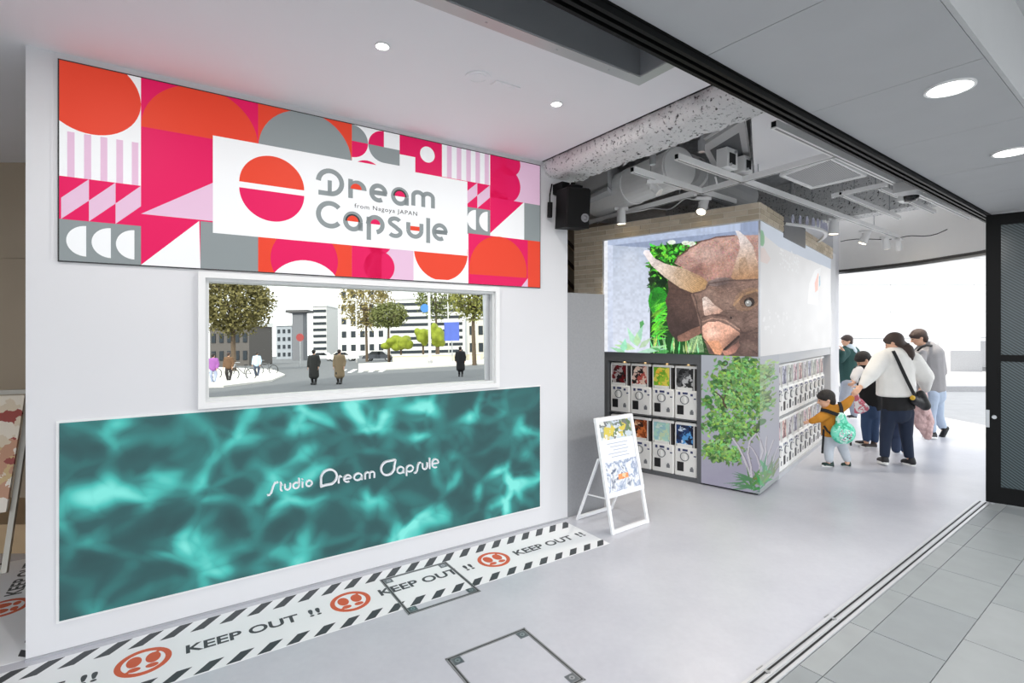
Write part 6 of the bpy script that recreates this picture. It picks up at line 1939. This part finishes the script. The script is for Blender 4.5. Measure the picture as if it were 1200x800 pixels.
bldg('grey narrow block mirrored at the left of mid window', 324, 342, 380, 120, (150, 156, 164), 8, 4, 3)
bldg('pale low house mirrored at the window right end', 548, 590, 377, 80, (205, 200, 190), 8, 2, 4)
tt = street('gate_tower', 'grey tower with a flat wide cap mirrored left of mid window', 'tower', 349, 95); k = 95 / F
obj('shaft', MB().box(-1.0, 1.0, 0, 2, 0, H + 46 * k), mat('grey_tower', (110, 112, 118), .7), tt); obj('cap', MB().box(-2.0, 2.0, -.6, 2.6, H + 46 * k, H + 49 * k), mat('dark_tower_cap', (80, 80, 82), .7), tt)
# signs and poles
def pole(label, u, D, vtop, r=.09):
    t = street('street_pole', label, 'pole', u, D); h_ = H + (HR - vtop) * D / F
    obj('shaft', MB().cyl((0, 0, 0), (0, 0, h_), r, 8), mat('pale_pole', (205, 206, 206), .5), t); obj('base', MB().cyl((0, 0, 0), (0, 0, .4), r * 1.8, 8), M_stone, t); return t, h_
t, h_ = pole('pale street pole with a round blue sign mirrored right of mid window', 504, 50, 335, .13)
obj('round_sign', MB().cyl((.42, -.1, H + 47 * 50 / F), (.42, -.06, H + 47 * 50 / F), .42, 20), mat('sign_blue', (60, 120, 190), .4), t)
t, h_ = pole('pale lamp pole mirrored above the dark car', 418, 66, 352, .07); obj('arm', MB().tube([(-.6, 0, h_), (1.2, 0, h_)], .05, 6), MATS['pale_pole'], t)
pole('thin pale pole mirrored near the window right end', 526, 64, 330, .07)
t = street('blue_board', 'blue advertising board mirrored between bush and pale house', 'sign', 530, 55)
obj('board', MB().box(-.8, .8, -.05, .05, H + .75, H + 2.75), mat('board_blue', (70, 92, 176), .5, var=.15, scale=2), t); obj('post', MB().cyl((0, 0, 0), (0, 0, H + .8), .07, 8), M_alu, t)
t = street('crossing_sign', 'small red and white crossing sign mirrored by the grey tower', 'sign', 352, 52); obj('post', MB().cyl((0, 0, 0), (0, 0, 3.2), .05, 8), M_alu, t); obj('disc', MB().cyl((0, -.05, 3.0), (0, -.02, 3.0), .4, 18), mat('sign_red', (150, 60, 60), .5), t)
# pedestrians
def walker(label, u, vf, hgt, coat, legs, long_coat, hairc=M_hair, yaw=0):
    D = F * H / (vf - HR); t = street('person', label, 'person', u, D)
    s = hgt / 1.7
    mb = MB()
    hc = Vector((0, 0, 1.56)) * s
    head(mb, hc, .23 * s, yaw, 0); mb.cap((0, 0, 1.36 * s), (0, 0, 1.46 * s), .055, .05); mb.cap((0, 0, .95 * s), (0, 0, 1.32 * s), (.13, .09), (.16, .1), X)
    for q in (-1, 1):
        mb.cap((.19 * q * s, 0, 1.34 * s), (.25 * q * s, .02, 1.06 * s), .042, .036); w_ = Vector((.25 * q * s, -.08, .84 * s)); mb.cap((.25 * q * s, .02, 1.06 * s), w_, .034, .026); hand(mb, w_, w_ + Vector((0, -.02, -.1)), .95, (0, 1, 0), .3)
        mb.cap((.08 * q * s, 0, .9 * s), (.09 * q * s, -.08 * q, .5 * s), .08, .055); mb.cap((.09 * q * s, -.08 * q, .5 * s), (.09 * q * s, .06 * q, .09 * s), .05, .036); mb.cap((.09 * q * s, .06 * q, .06), (.09 * q * s, .06 * q - .15, .05), .045, .035)
    blob('body', mb, M_skin, t, .016, 2)
    c = MB(); zb = .42 if long_coat else .86
    c.cap((0, 0, 1.30 * s), (0, 0, zb * s), (.20, .14), (.24 if long_coat else .19, .16), X)
    for q in (-1, 1): c.cap((.19 * q * s, 0, 1.34 * s), (.26 * q * s, .02, 1.06 * s), .08, .07); c.cap((.26 * q * s, .02, 1.06 * s), (.26 * q * s, -.06, .88 * s), .065, .05)
    blob('coat', c, cloth('coat_%d' % u, coat), t, .02, 3)
    l = MB()
    for q in (-1, 1): l.cap((.08 * q * s, 0, .92 * s), (.09 * q * s, -.08 * q, .5 * s), .095, .075); l.cap((.09 * q * s, -.08 * q, .5 * s), (.09 * q * s, .06 * q, .1 * s), .07, .055)
    blob('trousers', l, cloth('legs_%d' % u, legs), t, .02, 2)
    f_ = MB()
    for q in (-1, 1): f_.cap((.09 * q * s, .06 * q + .03, .05), (.09 * q * s, .06 * q - .16, .045), .055, .045); f_.cap((.09 * q * s, .06 * q, .06), (.09 * q * s, .06 * q, .12), .05, .05)
    blob('shoes', f_, M_shoeblack, t, .02, 2)
    hair(t, hc, .23 * s, yaw, 0, hairc, vox=.02)
    return t
walker('pedestrian in a long dark coat mirrored mid window', 368, 452, 1.62, (52, 52, 50), (40, 40, 42), True)
walker('pedestrian in a beige coat mirrored mid window', 398, 452, 1.6, (140, 122, 96), (60, 56, 54), True, M_hair2)
walker('pedestrian in black mirrored at the right of the window', 540, 446, 1.62, (28, 28, 32), (26, 26, 30), True)
walker('pedestrian in a pale blue shirt mirrored left of mid window', 301, 441, 1.6, (176, 200, 220), (60, 70, 90), False)
walker('pedestrian in brown mirrored at the left of the window', 268, 446, 1.6, (104, 78, 56), (50, 46, 46), False, M_hair2)
walker('pedestrian in violet mirrored at the far left of the window', 250, 448, 1.55, (150, 90, 160), (160, 170, 196), False)
# parked bicycles
def bike(label, u, vf):
    D = F * H / (vf - HR); t = street('bicycle', label, 'bicycle', u, D)
    for x in (-.5, .5): obj('wheel', MB().ring((x, -.01, .33), (0, 1, 0), .29, .33, .03, 24), M_mdark, t)
    f_ = MB()
    for a, b_ in (((-.5, .33), (-.1, .35)), ((-.5, .33), (-.2, .8)), ((-.2, .8), (-.1, .35)), ((-.1, .35), (.36, .78)), ((-.2, .72), (.36, .82)), ((.34, .95), (.5, .33))): f_.tube([(a[0], 0, a[1]), (b_[0], 0, b_[1])], .022, 6)
    obj('bike_frame', f_, mat('bike_frame_paint', (90, 92, 96), .4), t); obj('saddle', MB().ell((-.21, 0, .85), (.13, .07, .035)), M_mdark, t); obj('handlebar', MB().tube([(.28, -.28, .98), (.35, 0, 1.0), (.28, .28, .98)], .016, 6), M_alu, t)
    obj('basket', MB().box(.42, .7, -.17, .17, .72, .92), M_galv, t)
bike('parked bicycle mirrored behind the pedestrian in brown', 284, 444); bike('parked bicycle mirrored beside the pedestrian in blue', 312, 438); bike('parked bicycle mirrored at the far left', 244, 442)
# far pavements in the street
def gpoly(name, label, pts, z, m):
    q = [RG(*p_) for p_ in pts]; struct(name, MB().prism([Vector((a[0], a[1], -.05)) for a in q], (0, 0, z + .05)), m, None, label)
gpoly('pavement_plaza', 'pale plaza mirrored at the window left', [(228, 453), (262, 453), (318, 447), (334, 440), (318, 432), (228, 427)], .06, M_pale)
gpoly('pavement_kerb', 'pale kerb island mirrored across the road', [(420, 437), (590, 431), (590, 424.5), (420, 428)], .08, M_pale)
for k_ in range(5):
    a = 395 + 12 * k_
    gpoly('trim_crossing', 'white crossing stripe on the mirrored road', [(a, 438), (a + 5, 438), (a + 12, 434), (a + 7, 434)], -.02, M_whitemetal)

# ---- put every group origin at the base of its thing
bpy.context.view_layer.update()
for o in list(COL.objects):
    if o.type == 'EMPTY' and o.parent is None:
        pts = []
        for c in o.children:
            if c.type == 'MESH':
                pts += [c.location + Vector(b_) for b_ in c.bound_box]
        if not pts: continue
        mn = Vector((min(p[i] for p in pts) for i in range(3))); mx_ = Vector((max(p[i] for p in pts) for i in range(3)))
        base = Vector(((mn.x + mx_.x) / 2, (mn.y + mx_.y) / 2, mn.z))
        R = Matrix.Rotation(o.rotation_euler.z, 3, 'Z')
        o.location = o.location + R @ base
        for c in o.children: c.location = c.location - base
